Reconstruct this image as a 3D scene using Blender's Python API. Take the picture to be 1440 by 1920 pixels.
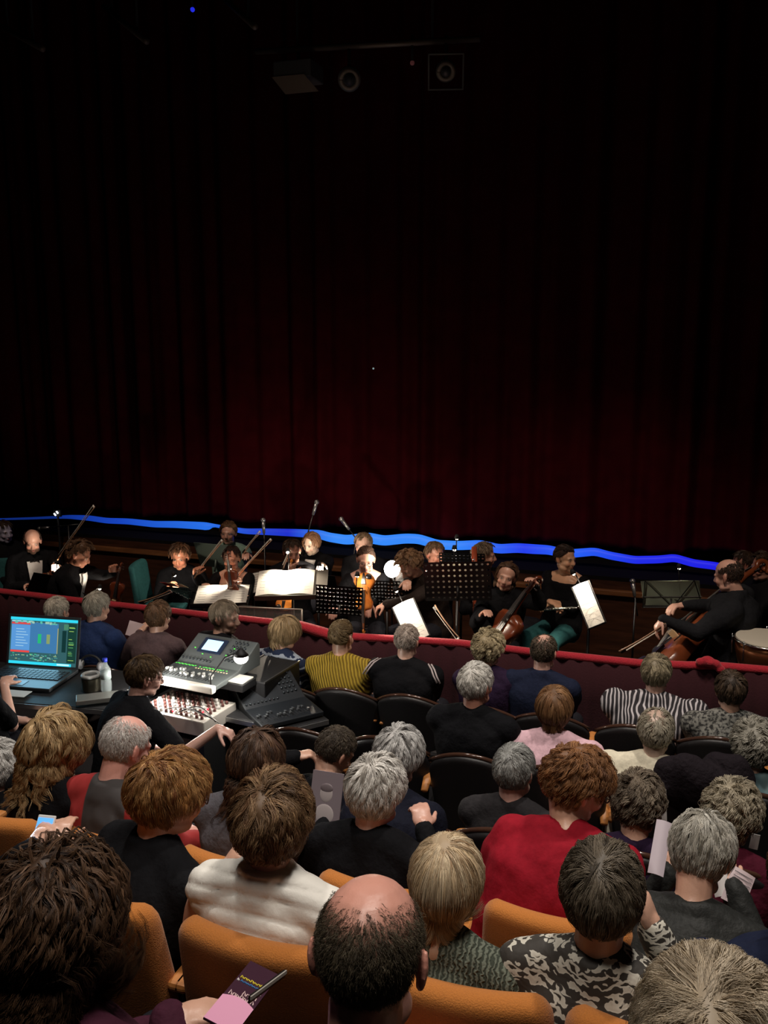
import bpy, math, random
import numpy as np
from mathutils import Vector, Matrix
for o in list(bpy.data.objects): bpy.data.objects.remove(o)
sc = bpy.context.scene
col = sc.collection
PI = math.pi
# ------------------------------------------------------------------ camera
FOC = 1700.0; YAW = math.radians(19); PIT = math.radians(10.7); CZ = 3.2
cam_d = bpy.data.cameras.new('camera'); cam = bpy.data.objects.new('camera', cam_d); col.objects.link(cam)
cam_d.sensor_fit = 'VERTICAL'; cam_d.sensor_height = 24.0; cam_d.lens = FOC / 1920 * 24.0
cam_d.clip_start = 0.05; cam_d.clip_end = 100
cam.location = (0, 0, CZ); cam.rotation_euler = (PI / 2 - PIT, 0, YAW)
sc.camera = cam
# ------------------------------------------------------------------ world, light, exposure
w = bpy.data.worlds.new('world'); sc.world = w; w.use_nodes = True
w.node_tree.nodes['Background'].inputs[0].default_value = (0.5, 0.35, 0.4, 1)
w.node_tree.nodes['Background'].inputs[1].default_value = 0.0008
sc.view_settings.view_transform = 'Standard'; sc.view_settings.look = 'None'
sc.view_settings.exposure = 0.0; sc.view_settings.gamma = 1.0; sc.view_settings.use_curve_mapping = False
def lamp(name, kind, loc, energy, color=(1, 1, 1), target=None, size=0.1, angle=60, blend=0.5, spread=None):
    d = bpy.data.lights.new(name, kind); d.energy = energy; d.color = color
    if kind == 'AREA':
        d.size = size
        if spread: d.spread = math.radians(spread)
    else: d.shadow_soft_size = size
    if kind == 'SPOT': d.spot_size = math.radians(angle); d.spot_blend = blend
    o = bpy.data.objects.new(name, d); col.objects.link(o); o.location = loc
    if target is not None:
        o.rotation_euler = (Vector(target) - Vector(loc)).to_track_quat('-Z', 'Y').to_euler()
    return o
# house lights in the ceiling over the audience, aimed down at the rows
lamp('house_light', 'SPOT', (-0.9, 0.7, 6.9), 330, (1, .90, .80), (-0.7, 1.7, 1.2), .45, 80, .9)
lamp('house_light', 'SPOT', (0.2, 2.0, 6.9), 330, (1, .90, .80), (-0.3, 1.7, 1.2), .35, 80, .9)
lamp('house_light', 'SPOT', (-2.6, 4.0, 6.9), 540, (1, .92, .84), (-2.3, 3.8, 1.2), .16, 76, .9)
lamp('house_light', 'SPOT', (0.6, 4.3, 6.9), 540, (1, .92, .84), (0.0, 4.0, 1.2), .16, 76, .9)
# added unseen fill spots for the orchestra and the lower part of the curtain
lamp('pit_fill', 'SPOT', (-4.6, 4.6, 6.8), 520, (1, .78, .62), (-4.6, 7.5, .9), .25, 52, .6)
lamp('pit_fill', 'SPOT', (-0.6, 4.6, 6.8), 520, (1, .78, .62), (-0.9, 7.5, .9), .25, 52, .6)
lamp('curtain_fill', 'SPOT', (-2.6, 6.6, 3.2), 7, (1, .62, .5), (-3.2, 9.6, 1.6), .4, 90, 1)  # added unseen fill imitating stand-lamp glow on the curtain
# ------------------------------------------------------------------ pixel to place
_F = np.array([-math.sin(YAW) * math.cos(PIT), math.cos(YAW) * math.cos(PIT), -math.sin(PIT)])
_R = np.array([math.cos(YAW), math.sin(YAW), 0.0]); _U = np.cross(_R, _F)
def ray(x, y): return _F + _R * (x - 720) / FOC - _U * (y - 960) / FOC
def at(x, y, Y):                                  # the point seen at (x, y) on the upright plane at distance Y
    d = ray(x, y); return d * (Y / d[1]) + np.array([0, 0, CZ])
def atz(x, y, Z):
    d = ray(x, y); return d * ((Z - CZ) / d[2]) + np.array([0, 0, CZ])
# ------------------------------------------------------------------ materials
_m = {}
def nt(name):
    m = bpy.data.materials.new(name); m.use_nodes = True
    return m, m.node_tree, m.node_tree.nodes['Principled BSDF']
def mat(name, c, rough=.6, metal=0, em=None, es=1, bump=0, bs=60, sheen=0, spec=None, coat=0, var=0):
    if name in _m: return _m[name]
    m, t, b = nt(name); N, L = t.nodes, t.links
    b.inputs['Base Color'].default_value = (*c, 1); b.inputs['Roughness'].default_value = rough
    b.inputs['Metallic'].default_value = metal; b.inputs['Coat Weight'].default_value = coat
    if spec is not None: b.inputs['Specular IOR Level'].default_value = spec
    if sheen: b.inputs['Sheen Weight'].default_value = sheen; b.inputs['Sheen Roughness'].default_value = .5
    if em: b.inputs['Emission Color'].default_value = (*em, 1); b.inputs['Emission Strength'].default_value = es
    if bump or var:
        tc = N.new('ShaderNodeTexCoord'); no = N.new('ShaderNodeTexNoise'); no.inputs['Scale'].default_value = bs
        no.inputs['Detail'].default_value = 6; L.new(tc.outputs['Object'], no.inputs['Vector'])
        if bump:
            bp = N.new('ShaderNodeBump'); bp.inputs['Strength'].default_value = bump; bp.inputs['Distance'].default_value = .01
            L.new(no.outputs['Fac'], bp.inputs['Height']); L.new(bp.outputs['Normal'], b.inputs['Normal'])
        if var:
            r = N.new('ShaderNodeValToRGB'); r.color_ramp.elements[0].position = .3; r.color_ramp.elements[1].position = .7
            r.color_ramp.elements[0].color = (*[k * (1 - var) for k in c], 1); r.color_ramp.elements[1].color = (*[min(1, k * (1 + var)) for k in c], 1)
            L.new(no.outputs['Fac'], r.inputs['Fac']); L.new(r.outputs['Color'], b.inputs['Base Color'])
    _m[name] = m; return m
def vcol_mat(name, rough, spec=.5, bump=0, bs=200, coat=0, sheen=0, sss=0):
    m, t, b = nt(name); N, L = t.nodes, t.links
    a = N.new('ShaderNodeAttribute'); a.attribute_name = 'Col'; L.new(a.outputs['Color'], b.inputs['Base Color'])
    b.inputs['Roughness'].default_value = rough; b.inputs['Specular IOR Level'].default_value = spec
    b.inputs['Coat Weight'].default_value = coat; b.inputs['Coat Roughness'].default_value = .3; b.inputs['Sheen Weight'].default_value = sheen
    if sss: b.inputs['Subsurface Weight'].default_value = sss; b.inputs['Subsurface Scale'].default_value = .01; b.inputs['Subsurface Radius'].default_value = (1, .3, .15)
    if bump:
        tc = N.new('ShaderNodeTexCoord'); no = N.new('ShaderNodeTexNoise'); no.inputs['Scale'].default_value = bs
        L.new(tc.outputs['Object'], no.inputs['Vector']); bp = N.new('ShaderNodeBump'); bp.inputs['Strength'].default_value = bump
        bp.inputs['Distance'].default_value = .002; L.new(no.outputs['Fac'], bp.inputs['Height']); L.new(bp.outputs['Normal'], b.inputs['Normal'])
    _m[name] = m; return m
SKIN = vcol_mat('skin', .40, .5, .2, 180, coat=.12)
HAIR = vcol_mat('hair', .5, .35)
def ramp_mat(name, tex, stops, rough=.7, scale=(1, 1, 1), rot=(0, 0, 0), bump=0, bd=.004, **kw):
    """pattern cloth: a texture node driven by object coordinates and a colour ramp"""
    if name in _m: return _m[name]
    m, t, b = nt(name); N, L = t.nodes, t.links
    tc = N.new('ShaderNodeTexCoord'); mp = N.new('ShaderNodeMapping'); mp.inputs['Scale'].default_value = scale; mp.inputs['Rotation'].default_value = rot
    L.new(tc.outputs['Object'], mp.inputs['Vector'])
    if tex == 'wave':
        n = N.new('ShaderNodeTexWave'); n.bands_direction = kw.get('dirn', 'X'); n.wave_profile = kw.get('prof', 'SIN')
        n.inputs['Scale'].default_value = kw.get('s', 10); n.inputs['Distortion'].default_value = kw.get('dist', 0)
        n.inputs['Detail'].default_value = kw.get('det', 1); n.inputs['Detail Scale'].default_value = kw.get('ds', 1); out = n.outputs['Fac']
        L.new(mp.outputs['Vector'], n.inputs['Vector'])
    elif tex == 'noise':
        n = N.new('ShaderNodeTexNoise'); n.inputs['Scale'].default_value = kw.get('s', 20); n.inputs['Detail'].default_value = kw.get('det', 2)
        n.inputs['Distortion'].default_value = kw.get('dist', 0); out = n.outputs['Fac']; L.new(mp.outputs['Vector'], n.inputs['Vector'])
    elif tex == 'voronoi':
        d = N.new('ShaderNodeTexNoise'); d.inputs['Scale'].default_value = kw.get('s', 20) * .8; L.new(mp.outputs['Vector'], d.inputs['Vector'])
        mx = N.new('ShaderNodeMixRGB'); mx.inputs[0].default_value = kw.get('dist', .05); L.new(mp.outputs['Vector'], mx.inputs[1]); L.new(d.outputs['Color'], mx.inputs[2])
        n = N.new('ShaderNodeTexVoronoi'); n.feature = kw.get('feat', 'F1'); n.inputs['Scale'].default_value = kw.get('s', 20)
        L.new(mx.outputs[0], n.inputs['Vector']); out = n.outputs['Distance']
        if kw.get('petal'):
            w2 = N.new('ShaderNodeTexWave'); w2.wave_type = 'RINGS'; w2.inputs['Scale'].default_value = kw['petal']; w2.inputs['Distortion'].default_value = 9
            w2.inputs['Detail'].default_value = 2; w2.inputs['Detail Scale'].default_value = 1.6; L.new(mp.outputs['Vector'], w2.inputs['Vector'])
            ad = N.new('ShaderNodeMath'); ad.operation = 'ADD'; L.new(out, ad.inputs[0]); ml = N.new('ShaderNodeMath'); ml.operation = 'MULTIPLY'
            ml.inputs[1].default_value = .35; L.new(w2.outputs['Fac'], ml.inputs[0]); L.new(ml.outputs[0], ad.inputs[1]); out = ad.outputs[0]
    elif tex == 'checker':
        n = N.new('ShaderNodeTexChecker'); n.inputs['Scale'].default_value = kw.get('s', 10); out = n.outputs['Fac']; L.new(mp.outputs['Vector'], n.inputs['Vector'])
    r = N.new('ShaderNodeValToRGB'); L.new(out, r.inputs['Fac']); e = r.color_ramp.elements
    while len(e) < len(stops): e.new(.5)
    for k, (p, c) in enumerate(stops): e[k].position = p; e[k].color = (*c, 1)
    L.new(r.outputs['Color'], b.inputs['Base Color']); b.inputs['Roughness'].default_value = rough; b.inputs['Specular IOR Level'].default_value = .3
    if bump:
        bp = N.new('ShaderNodeBump'); bp.inputs['Strength'].default_value = bump; bp.inputs['Distance'].default_value = bd
        L.new(out, bp.inputs['Height']); L.new(bp.outputs['Normal'], b.inputs['Normal'])
    _m[name] = m; return m
def cloth(name, c, **k): return mat(name, c, k.pop('rough', .85), bump=k.pop('bump', .5), bs=k.pop('bs', 45), spec=.12, var=k.pop('var', .12), **k)
# ------------------------------------------------------------------ objects
def tag(o, label=None, cat=None, group=None, kind=None):
    if label: o['label'] = label
    if cat: o['category'] = cat
    if group: o['group'] = group
    if kind: o['kind'] = kind
    return o
def empty(name, loc, label=None, cat=None, group=None, rz=0):
    o = bpy.data.objects.new(name, None); col.objects.link(o); o.location = [float(v) for v in loc]; o.rotation_euler.z = rz
    o.empty_display_size = .1
    return tag(o, label, cat, group)
def sub(c, p): c.parent = p; return c
def children(o): return [c for c in bpy.data.objects if c.parent == o]
def copy_tree(o, parent=None, kids=None):
    c = o.copy(); col.objects.link(c); c.parent = parent
    for ch in children(o): copy_tree(ch, c)
    return c
class MB:
    """collects shapes and links them as one mesh object"""
    def __init__(s): s.v = []; s.f = []; s.c = []; s.mi = []; s.n = 0; s.cuts = []
    def add(s, V, Fc, c=None, mi=0):
        V = np.asarray(V, float); s.cuts.append((len(s.f), s.n)); s.v.append(V); s.f += [tuple(int(i) + s.n for i in q) for q in Fc]; s.mi += [mi] * len(Fc)
        s.c.append(np.tile(np.array([*(c or (1, 1, 1)), 1.]), (len(V), 1))); s.n += len(V); return s
    def sph(s, c, r, seg=12, rings=8, R=None, **k):
        r = np.array([r] * 3 if np.isscalar(r) else r, float); V = [(0, 0, 1)]
        for i in range(1, rings):
            a = PI * i / rings
            for j in range(seg): b = 2 * PI * j / seg; V.append((math.sin(a) * math.cos(b), math.sin(a) * math.sin(b), math.cos(a)))
        V.append((0, 0, -1)); V = np.array(V) * r
        if R is not None: V = V @ np.array(R).T
        F = [(0, 1 + j, 1 + (j + 1) % seg) for j in range(seg)]
        for i in range(rings - 2):
            for j in range(seg):
                a, b = 1 + i * seg + j, 1 + i * seg + (j + 1) % seg; F.append((a, a + seg, b + seg, b))
        l = len(V) - 1; o = 1 + (rings - 2) * seg
        F += [(l, o + (j + 1) % seg, o + j) for j in range(seg)]
        return s.add(V + np.array(c, float), F, **k)
    def loft(s, rings, cap=True, **k):
        n = len(rings[0]); V = np.concatenate([np.asarray(r, float) for r in rings]); F = []
        for i in range(len(rings) - 1):
            for j in range(n):
                a, b = i * n + j, i * n + (j + 1) % n; F.append((a, b, b + n, a + n))
        if cap: F.append(tuple(range(n))[::-1]); F.append(tuple(range((len(rings) - 1) * n, len(rings) * n)))
        return s.add(V, F, **k)
    def tube(s, pts, r, seg=10, flat=1, up=None, **k):
        P = np.array(pts, float); m = len(P); r = np.array([r] * m if np.isscalar(r) else r, float)
        T = np.gradient(P, axis=0); T /= np.linalg.norm(T, axis=1)[:, None] + 1e-12
        u = np.array(up if up is not None else ((0, 0, 1) if abs(T[0][2]) < .9 else (1, 0, 0)), float); rings = []
        for i in range(m):
            a = np.cross(T[i], u); a /= np.linalg.norm(a) + 1e-12; b = np.cross(a, T[i]); u = b
            rings.append([P[i] + r[i] * (math.cos(q) * a + flat * math.sin(q) * b) for q in np.linspace(0, 2 * PI, seg, endpoint=False)])
        return s.loft(rings, **k)
    def caps(s, pts, r, seg=12, **k):               # tapered limb: frusta and joint balls (for voxel union)
        r = [r] * len(pts) if np.isscalar(r) else r
        for i, p in enumerate(pts): s.sph(p, r[i], seg, 8, **k)
        for i in range(len(pts) - 1): s.tube([pts[i], pts[i + 1]], [r[i], r[i + 1]], seg, **k)
        return s
    def box(s, c, d, R=None, **k):
        V = np.array([(x, y, z) for x in (-.5, .5) for y in (-.5, .5) for z in (-.5, .5)]) * np.array(d, float)
        if R is not None: V = V @ np.array(R).T
        return s.add(V + np.array(c, float), [(0, 1, 3, 2), (4, 6, 7, 5), (0, 4, 5, 1), (2, 3, 7, 6), (0, 2, 6, 4), (1, 5, 7, 3)], **k)
    def cyl(s, a, b, r, r2=None, seg=20, **k): return s.tube([a, b], [r, r if r2 is None else r2], seg, **k)
    def mesh(s, name, color=False, smooth=False):
        me = bpy.data.meshes.new(name); me.from_pydata(np.concatenate(s.v).tolist(), [], s.f)
        if color:
            a = me.color_attributes.new('Col', 'FLOAT_COLOR', 'POINT'); a.data.foreach_set('color', np.concatenate(s.c).ravel())
        if any(s.mi): me.polygons.foreach_set('material_index', s.mi)
        if smooth: me.polygons.foreach_set('use_smooth', [True] * len(me.polygons))
        me.update(); return me
    def build(s, name, m, parent=None, smooth=False, color=False, bevel=0, sub=0, auto=False):
        me = s.mesh(name, color, smooth)
        for q in (m if isinstance(m, (list, tuple)) else [m]): me.materials.append(q)
        o = bpy.data.objects.new(name, me); col.objects.link(o); o.parent = parent
        if bevel: b = o.modifiers.new('bevel', 'BEVEL'); b.width = bevel; b.segments = 2; b.limit_method = 'ANGLE'
        if sub: q = o.modifiers.new('sub', 'SUBSURF'); q.levels = sub; q.render_levels = sub
        if auto: me.polygons.foreach_set('use_smooth', [True] * len(me.polygons)); me.set_sharp_from_angle(angle=math.radians(40))
        return o
    def build_each(s, name, m, parent=None, **k):      # one object per collected piece
        for i, V in enumerate(s.v):
            f0, n0 = s.cuts[i]; f1 = s.cuts[i + 1][0] if i + 1 < len(s.cuts) else len(s.f)
            MB().add(V, [tuple(q - n0 for q in f) for f in s.f[f0:f1]]).build(name, m, parent, **k)
    def remesh(s, name, vox, smooth=3, fac=.5):
        me = s.mesh(name); o = bpy.data.objects.new('tmp', me); col.objects.link(o)
        r = o.modifiers.new('r', 'REMESH'); r.mode = 'VOXEL'; r.voxel_size = vox; r.use_smooth_shade = True
        if smooth: q = o.modifiers.new('s', 'SMOOTH'); q.factor = fac; q.iterations = smooth
        dg = bpy.context.evaluated_depsgraph_get(); out = bpy.data.meshes.new_from_object(o.evaluated_get(dg))
        bpy.data.objects.remove(o); bpy.data.meshes.remove(me); out.name = name
        out.polygons.foreach_set('use_smooth', [True] * len(out.polygons))
        return out
def co(me): a = np.empty(len(me.vertices) * 3); me.vertices.foreach_get('co', a); return a.reshape(-1, 3)
def setco(me, V): me.vertices.foreach_set('co', V.ravel()); me.update()
def vn(me): a = np.empty(len(me.vertices) * 3); me.vertex_normals.foreach_get('vector', a); return a.reshape(-1, 3)
def setcol(me, C):
    a = me.color_attributes.new('Col', 'FLOAT_COLOR', 'POINT'); a.data.foreach_set('color', np.concatenate([C, np.ones((len(C), 1))], 1).ravel())
def link(name, me, m, parent): 
    o = bpy.data.objects.new(name, me); col.objects.link(o); o.parent = parent; me.materials.clear(); me.materials.append(m); return o
def nrm(v): v = np.asarray(v, float); return v / (np.linalg.norm(v, axis=-1, keepdims=True) + 1e-12)
def smoothn(V, f, seed=0):
    """cheap smooth noise in [-1, 1] at points V"""
    g = np.random.RandomState(seed); s = np.zeros(len(V))
    for k in range(5):
        d = nrm(g.normal(size=3)) * f * g.uniform(.6, 1.7); s += np.sin(V @ d + g.uniform(0, 7) + 1.3 * np.sin(V @ np.roll(d, 1) * .7))
    return s / 3.5
# ------------------------------------------------------------------ people
def rot_axes(yaw, pitch=0, roll=0):
    """columns right, forward, up; yaw clockwise from the stage direction, pitch = nodding down"""
    a = math.radians(yaw); p = math.radians(pitch); r = math.radians(roll)
    f = np.array([math.sin(a), math.cos(a), 0]); x = np.array([math.cos(a), -math.sin(a), 0]); z = np.array([0, 0, 1.])
    f2 = f * math.cos(p) - z * math.sin(p); z2 = z * math.cos(p) + f * math.sin(p)
    x2 = x * math.cos(r) - z2 * math.sin(r); z3 = z2 * math.cos(r) + x * math.sin(r)
    return np.stack([x2, f2, z3], 1)
def head_prims(b, H, M, s, neck):
    T = lambda p: H + M @ (np.array(p) * s)
    def el(p, r, R=None): b.sph(T(p), np.array(r) * s, 16, 12, R=M if R is None else M @ R)
    el((0, -.014, .036), (.077, .097, .086)); el((0, .022, -.028), (.060, .074, .084)); el((0, .060, -.088), (.030, .026, .024))
    el((0, .074, .022), (.052, .020, .016)); 
    for q in (-1, 1):
        el((q * .036, .060, -.028), (.026, .028, .026)); el((q * .030, .078, .006), (.0135, .0125, .0125))
        el((q * .042, .022, -.075), (.022, .045, .024)); el((q * .010, .104, -.030), (.009, .010, .007))
        c, t = math.cos(q * .35), math.sin(q * .35); R = np.array([[c, -t, 0], [t, c, 0], [0, 0, 1.]])
        el((q * .080, -.014, -.002), (.008, .020, .032), R); el((q * .078, -.006, -.026), (.007, .010, .012), R); el((q * .086, -.026, .006), (.006, .009, .026), R)
    b.tube([T((0, .088, .018)), T((0, .110, -.022))], [.008 * s, .012 * s], 10); el((0, .110, -.026), (.011, .012, .010))
    el((0, .090, -.052), (.023, .010, .0055)); el((0, .088, -.062), (.019, .011, .007))
    b.caps([T((0, -.022, -.055)), neck + (T((0, -.022, -.055)) - neck) * .35, neck], [.056 * s, .054 * s, .062 * s], 14)
def color_head(V, H, M, s, c, brow, lips, beard=None, blush=1):
    L = ((V - H) @ M) / s; C = np.tile(np.array(c, float), (len(V), 1))
    C *= (1 + .06 * smoothn(V, 60, 3))[:, None]
    def blend(wt, col_): nonlocal C; wt = np.clip(wt, 0, 1)[:, None]; C = C * (1 - wt) + np.array(col_) * wt
    d = lambda p, r: 1 - np.linalg.norm((L - np.array(p)) / np.array(r), axis=1)
    for q in (-1, 1):
        blend(d((q * .045, .085, -.030), (.03, .04, .028)) * .5 * blush, (c[0] * 1.0, c[1] * .55, c[2] * .5))
        blend(d((q * .083, -.014, 0), (.02, .03, .04)) * .9, (c[0] * .95, c[1] * .6, c[2] * .55))
        blend(d((q * .031, .096, .024), (.020, .03, .0055)) * 3, brow)
        e = d((q * .031, .092, .006), (.0145, .02, .0065)); blend(e * 5, (.55, .5, .48)); blend(d((q * .031, .095, .006), (.0062, .03, .0062)) * 6, (.03, .02, .015))
        blend(d((q * .031, .092, .0125), (.017, .03, .003)) * 3, (.05, .03, .02))
    blend(d((0, .1, -.057), (.024, .03, .011)) * 3, lips)
    blend(d((0, .112, -.026), (.016, .02, .016)) * .5, (c[0], c[1] * .6, c[2] * .55))
    if beard is not None:
        m = (L[:, 2] < -.040) & (L[:, 1] > .0) & (L[:, 2] > -.125); m &= ~((np.abs(L[:, 0]) < .02) & (abs(L[:, 2] + .057) < .006)); C[m] = C[m] * .25 + np.array(beard) * .75
    return C
def ik(S, W, l1, l2, hint):
    d = W - S; L = np.linalg.norm(d); m = l1 + l2 - .005
    if L > m: W = S + d / L * m; d = W - S; L = m
    a = (l1 * l1 - l2 * l2 + L * L) / (2 * L); h = math.sqrt(max(l1 * l1 - a * a, 0)); u = d / L
    hh = np.array(hint, float); hh -= u * (hh @ u); hh = nrm(hh); return S + u * a + hh * h, W
def hand_prims(b, W, d, n, side, s=1, curl=.5, spread=1):
    """palm, four unequal fingers and a thumb. d = pointing, n = palm side normal, side = +1 thumb on +cross(d,n)"""
    d = nrm(d); n = nrm(n - d * (n @ d)); x = np.cross(d, n) * side
    b.sph(W + d * .045 * s, np.array([.040, .050, .017]) * s, 14, 10, R=np.stack([x, d, n], 1)); b.caps([W, W + d * .02 * s], [.026 * s, .028 * s])
    for k, (o, l) in enumerate(((.030, .9), (.010, 1.0), (-.010, .95), (-.029, .75))):
        p = W + d * (.082 - .004 * abs(k - 1.3)) * s + x * o * s * spread; dd = nrm(d + x * o * 3 * spread); pts = [p - dd * .03 * s, p]; ang = curl * (.75 + .08 * k)
        for seg_l in (.042, .026, .022):
            c, t = math.cos(ang), math.sin(ang); dd = nrm(dd * c + n * t); n2 = nrm(n - dd * (n @ dd)); p = p + dd * seg_l * l * s; pts.append(p)
        b.caps(pts, [.010 * s, .010 * s, .009 * s, .0082 * s, .0072 * s], 8)
    p = W + d * .022 * s + x * .026 * s; dd = nrm(x * .8 + d * .7 + n * .35 * (1 + curl)); q = p + dd * .034 * s; dd2 = nrm(dd + d * .7 + n * .4 * curl)
    b.caps([p, q, q + dd2 * .030 * s, q + dd2 * .052 * s], [.014 * s, .012 * s, .0105 * s, .0085 * s], 8)
TR = [(-.16, .145, .115), (0, .172, .130), (.28, .150, .115), (.55, .168, .122), (.78, .178, .116), (.90, .150, .098), (.97, .095, .080), (1.0, .066, .064)]
def torso_prims(b, P, N, fwd, right, bw, inf, t0, t1, bend=.03):
    rings = []; up = nrm(N - P); f = nrm(fwd - up * (fwd @ up))
    L = np.linalg.norm(N - P)
    for t in np.linspace(t0, t1, 12):
        wx = np.interp(t, [k[0] for k in TR], [k[1] for k in TR]) * bw + inf; wy = np.interp(t, [k[0] for k in TR], [k[2] for k in TR]) * bw + inf
        c = P + up * L * t - f * bend * math.sin(PI * min(max(t, 0), 1)) + f * .02 * (t > .5) * (1 - t)
        rings.append([c + right * wx * math.copysign(abs(math.cos(q)) ** .85, math.cos(q)) + f * wy * math.copysign(abs(math.sin(q)) ** .85, math.sin(q)) for q in np.linspace(0, 2 * PI, 22, endpoint=False)])
    b.loft(rings)
NP = 0
def person(label, H, yaw=0, hyaw=None, pitch=8, roll=0, s=1., bw=1., floor=None, skin=(.62, .36, .26), hair=None, top=None, sleeve='long',
           neckline=1.0, lean=-.10, slean=0, lh=None, rh=None, lhd=None, rhd=None, curl=.7, legs=True, trousers=None, brow=(.12, .07, .04), lips=(.5, .16, .14), beard=None,
           detail=.0075, glasses=False, quilt=0, wr=.006, collar=None, group=None, topname='jacket', shh=.0, extra=None, palm=(-.0, 0, -1), parts=None, twist=0):
    global NP; NP += 1; rs = np.random.RandomState(NP * 7 + 1)
    if hyaw is None: hyaw = yaw
    H = np.array(H, float); M = rot_axes(hyaw, pitch, roll); B = rot_axes(yaw); right, fwd = B[:, 0], B[:, 1]; up = np.array([0, 0, 1.])
    N = H - up * .148 * s - fwd * (.035 + .0022 * max(pitch, 0)) * s + up * .0006 * max(pitch, 0)
    P = N - up * .50 * s - fwd * lean * s - right * slean * s
    if floor is None: floor = P[2] - .54 * s
    root = empty('person', (P[0], P[1], floor), label, 'person', group); O = np.array([P[0], P[1], floor])
    S, E, W, hd = {}, {}, {}, {}
    for q, tg, hv in ((-1, lh, lhd), (1, rh, rhd)):
        S[q] = N - up * (.062 - shh) * s + right * q * .168 * s * bw + fwd * .0
        w_ = np.array(tg, float) if tg is not None else P + fwd * .30 * s + right * q * .07 * s + up * .12 * s
        E[q], W[q] = ik(S[q], w_, .285 * s, .25 * s, right * q * .55 - up * 1.0 - fwd * .25)
        hd[q] = nrm(np.array(hv, float)) if hv is not None else nrm(W[q] - E[q] + fwd * .05)
    b = MB(); head_prims(b, H, M, s, N)
    torso_prims(b, P, N, fwd, right, bw * s, -.012, -.16, 1.0)
    K, A = {}, {}
    for q in (-1, 1):
        b.caps([N + right * q * .03, S[q]], [.050 * s, .045 * s]); b.caps([S[q], (S[q] + E[q]) / 2, E[q], W[q]], [.052 * s * bw, .045 * s * bw, .037 * s, .026 * s])
        hand_prims(b, W[q], hd[q], np.array(palm, float) + 1e-3, -q if palm[2] < 0 else q, s, curl)
        hp = P + right * q * .085 * s; K[q] = hp + fwd * .42 * s + up * .0 + right * q * .04; A[q] = np.array([K[q][0], K[q][1], floor + .09]) - fwd * .04
        if legs: b.caps([hp, K[q]], [.082 * s, .052 * s]); b.caps([K[q], (K[q] * .6 + A[q] * .4), A[q]], [.050 * s, .050 * s, .034 * s]); b.caps([A[q], A[q] + fwd * .15 - up * .045], [.038, .030])
    me = b.remesh('body', detail, 2); V = co(me)
    C = color_head(V, H, M, s, skin, brow, lips, beard)
    if hair and hair.get('scalp') is not None:           # cropped hair shows as colour over the scalp
        L = nrm((((V - H) @ M) / s - np.array([0, -.012, .03])) / np.array([.078, .098, .09])); inh = allowed(L, hair)
        inh &= np.linalg.norm((V - H), axis=1) < .15 * s
        k = .8 * np.clip(.75 + .5 * smoothn(V, 90, 8), .2, 1)[:, None]
        if hair.get('thin'): a_ = np.degrees(np.arccos(np.clip(L @ nrm(np.array(hair['baldc'])), -1, 1))); k = k * np.clip((a_ - hair['bald']) / hair['thin'], 0, 1)[:, None]; C = np.where(inh[:, None], C * (1 - k) + np.array(hair['scalp']) * k, C)
    setcol(me, C); setco(me, V - O); link('body', me, SKIN, root)
    if top is not None:
        c = MB(); inf = .019; torso_prims(c, P, N, fwd, right, bw * s, inf, -.16, neckline)
        for q in (-1, 1):
            if neckline > .9: c.caps([N + right * q * .024 * s - up * .004 * s, S[q]], [.064 * s, .068 * s])
            if sleeve == 'none': c.caps([S[q], P + up * .25 * s + right * q * .10 * s], [.072 * s, .07 * s]); continue
            end = W[q] if sleeve == 'long' else S[q] * .25 + E[q] * .75 if sleeve == 'short' else W[q] * .5 + E[q] * .5
            pts = [S[q], (S[q] + E[q]) / 2, E[q], end] if sleeve != 'short' else [S[q], (S[q] + end) / 2, end]
            c.caps(pts, [.068 * s * bw, .062 * s * bw, .054 * s, .040 * s] if sleeve != 'short' else [.068 * s * bw, .064 * s, .062 * s])
        if collar or (collar is None and neckline > .98):                                       # turned-up or shirt collar round the neck
            hb = H + M @ (np.array((0, -.026, -.055)) * s); c.tube([N - up * .03 * s - fwd * .004, N + (hb - N) * (.46 if collar is not None else .36)], [.086 * s, .073 * s], 20)
        t = c.remesh(topname, .009 if quilt or detail < .006 else .013, 4); V = co(t); n = vn(t)
        d = wr * smoothn(V, 26, NP) + wr * .6 * np.abs(smoothn(V * np.array([1, 1, .45]), 55, NP + 9))
        if quilt: zq = (V - P) @ nrm(N - P) + .9 * (V - P) @ fwd + .02 * smoothn(V, 9, 2); d = d * .8 + quilt * (np.abs(np.sin(PI * zq / .050)) ** .3 - .7)
        V = V + n * d[:, None]; setco(t, V - O); link(topname, t, top, root)
    if legs and trousers is not None:
        c = MB(); torso_prims(c, P, N, fwd, right, bw * s, .010, -.2, .08)
        for q in (-1, 1): c.caps([P + right * q * .085 * s, K[q]], [.100 * s, .068 * s]); c.caps([K[q], A[q] + up * .03], [.066 * s, .056 * s])
        t = c.remesh('trousers', .016, 3); V = co(t); setco(t, V - O); link('trousers', t, trousers, root)
    if hair: make_hair(root, H, M, s, hair, O, rs, N)
    if glasses: make_glasses(root, H, M, s, O, glasses if isinstance(glasses, tuple) else (.05, .02, .02))
    info = dict(root=root, O=O, H=H, M=M, N=N, P=P, S=S, E=E, W=W, fwd=fwd, right=right, B=B)
    return info
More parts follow.
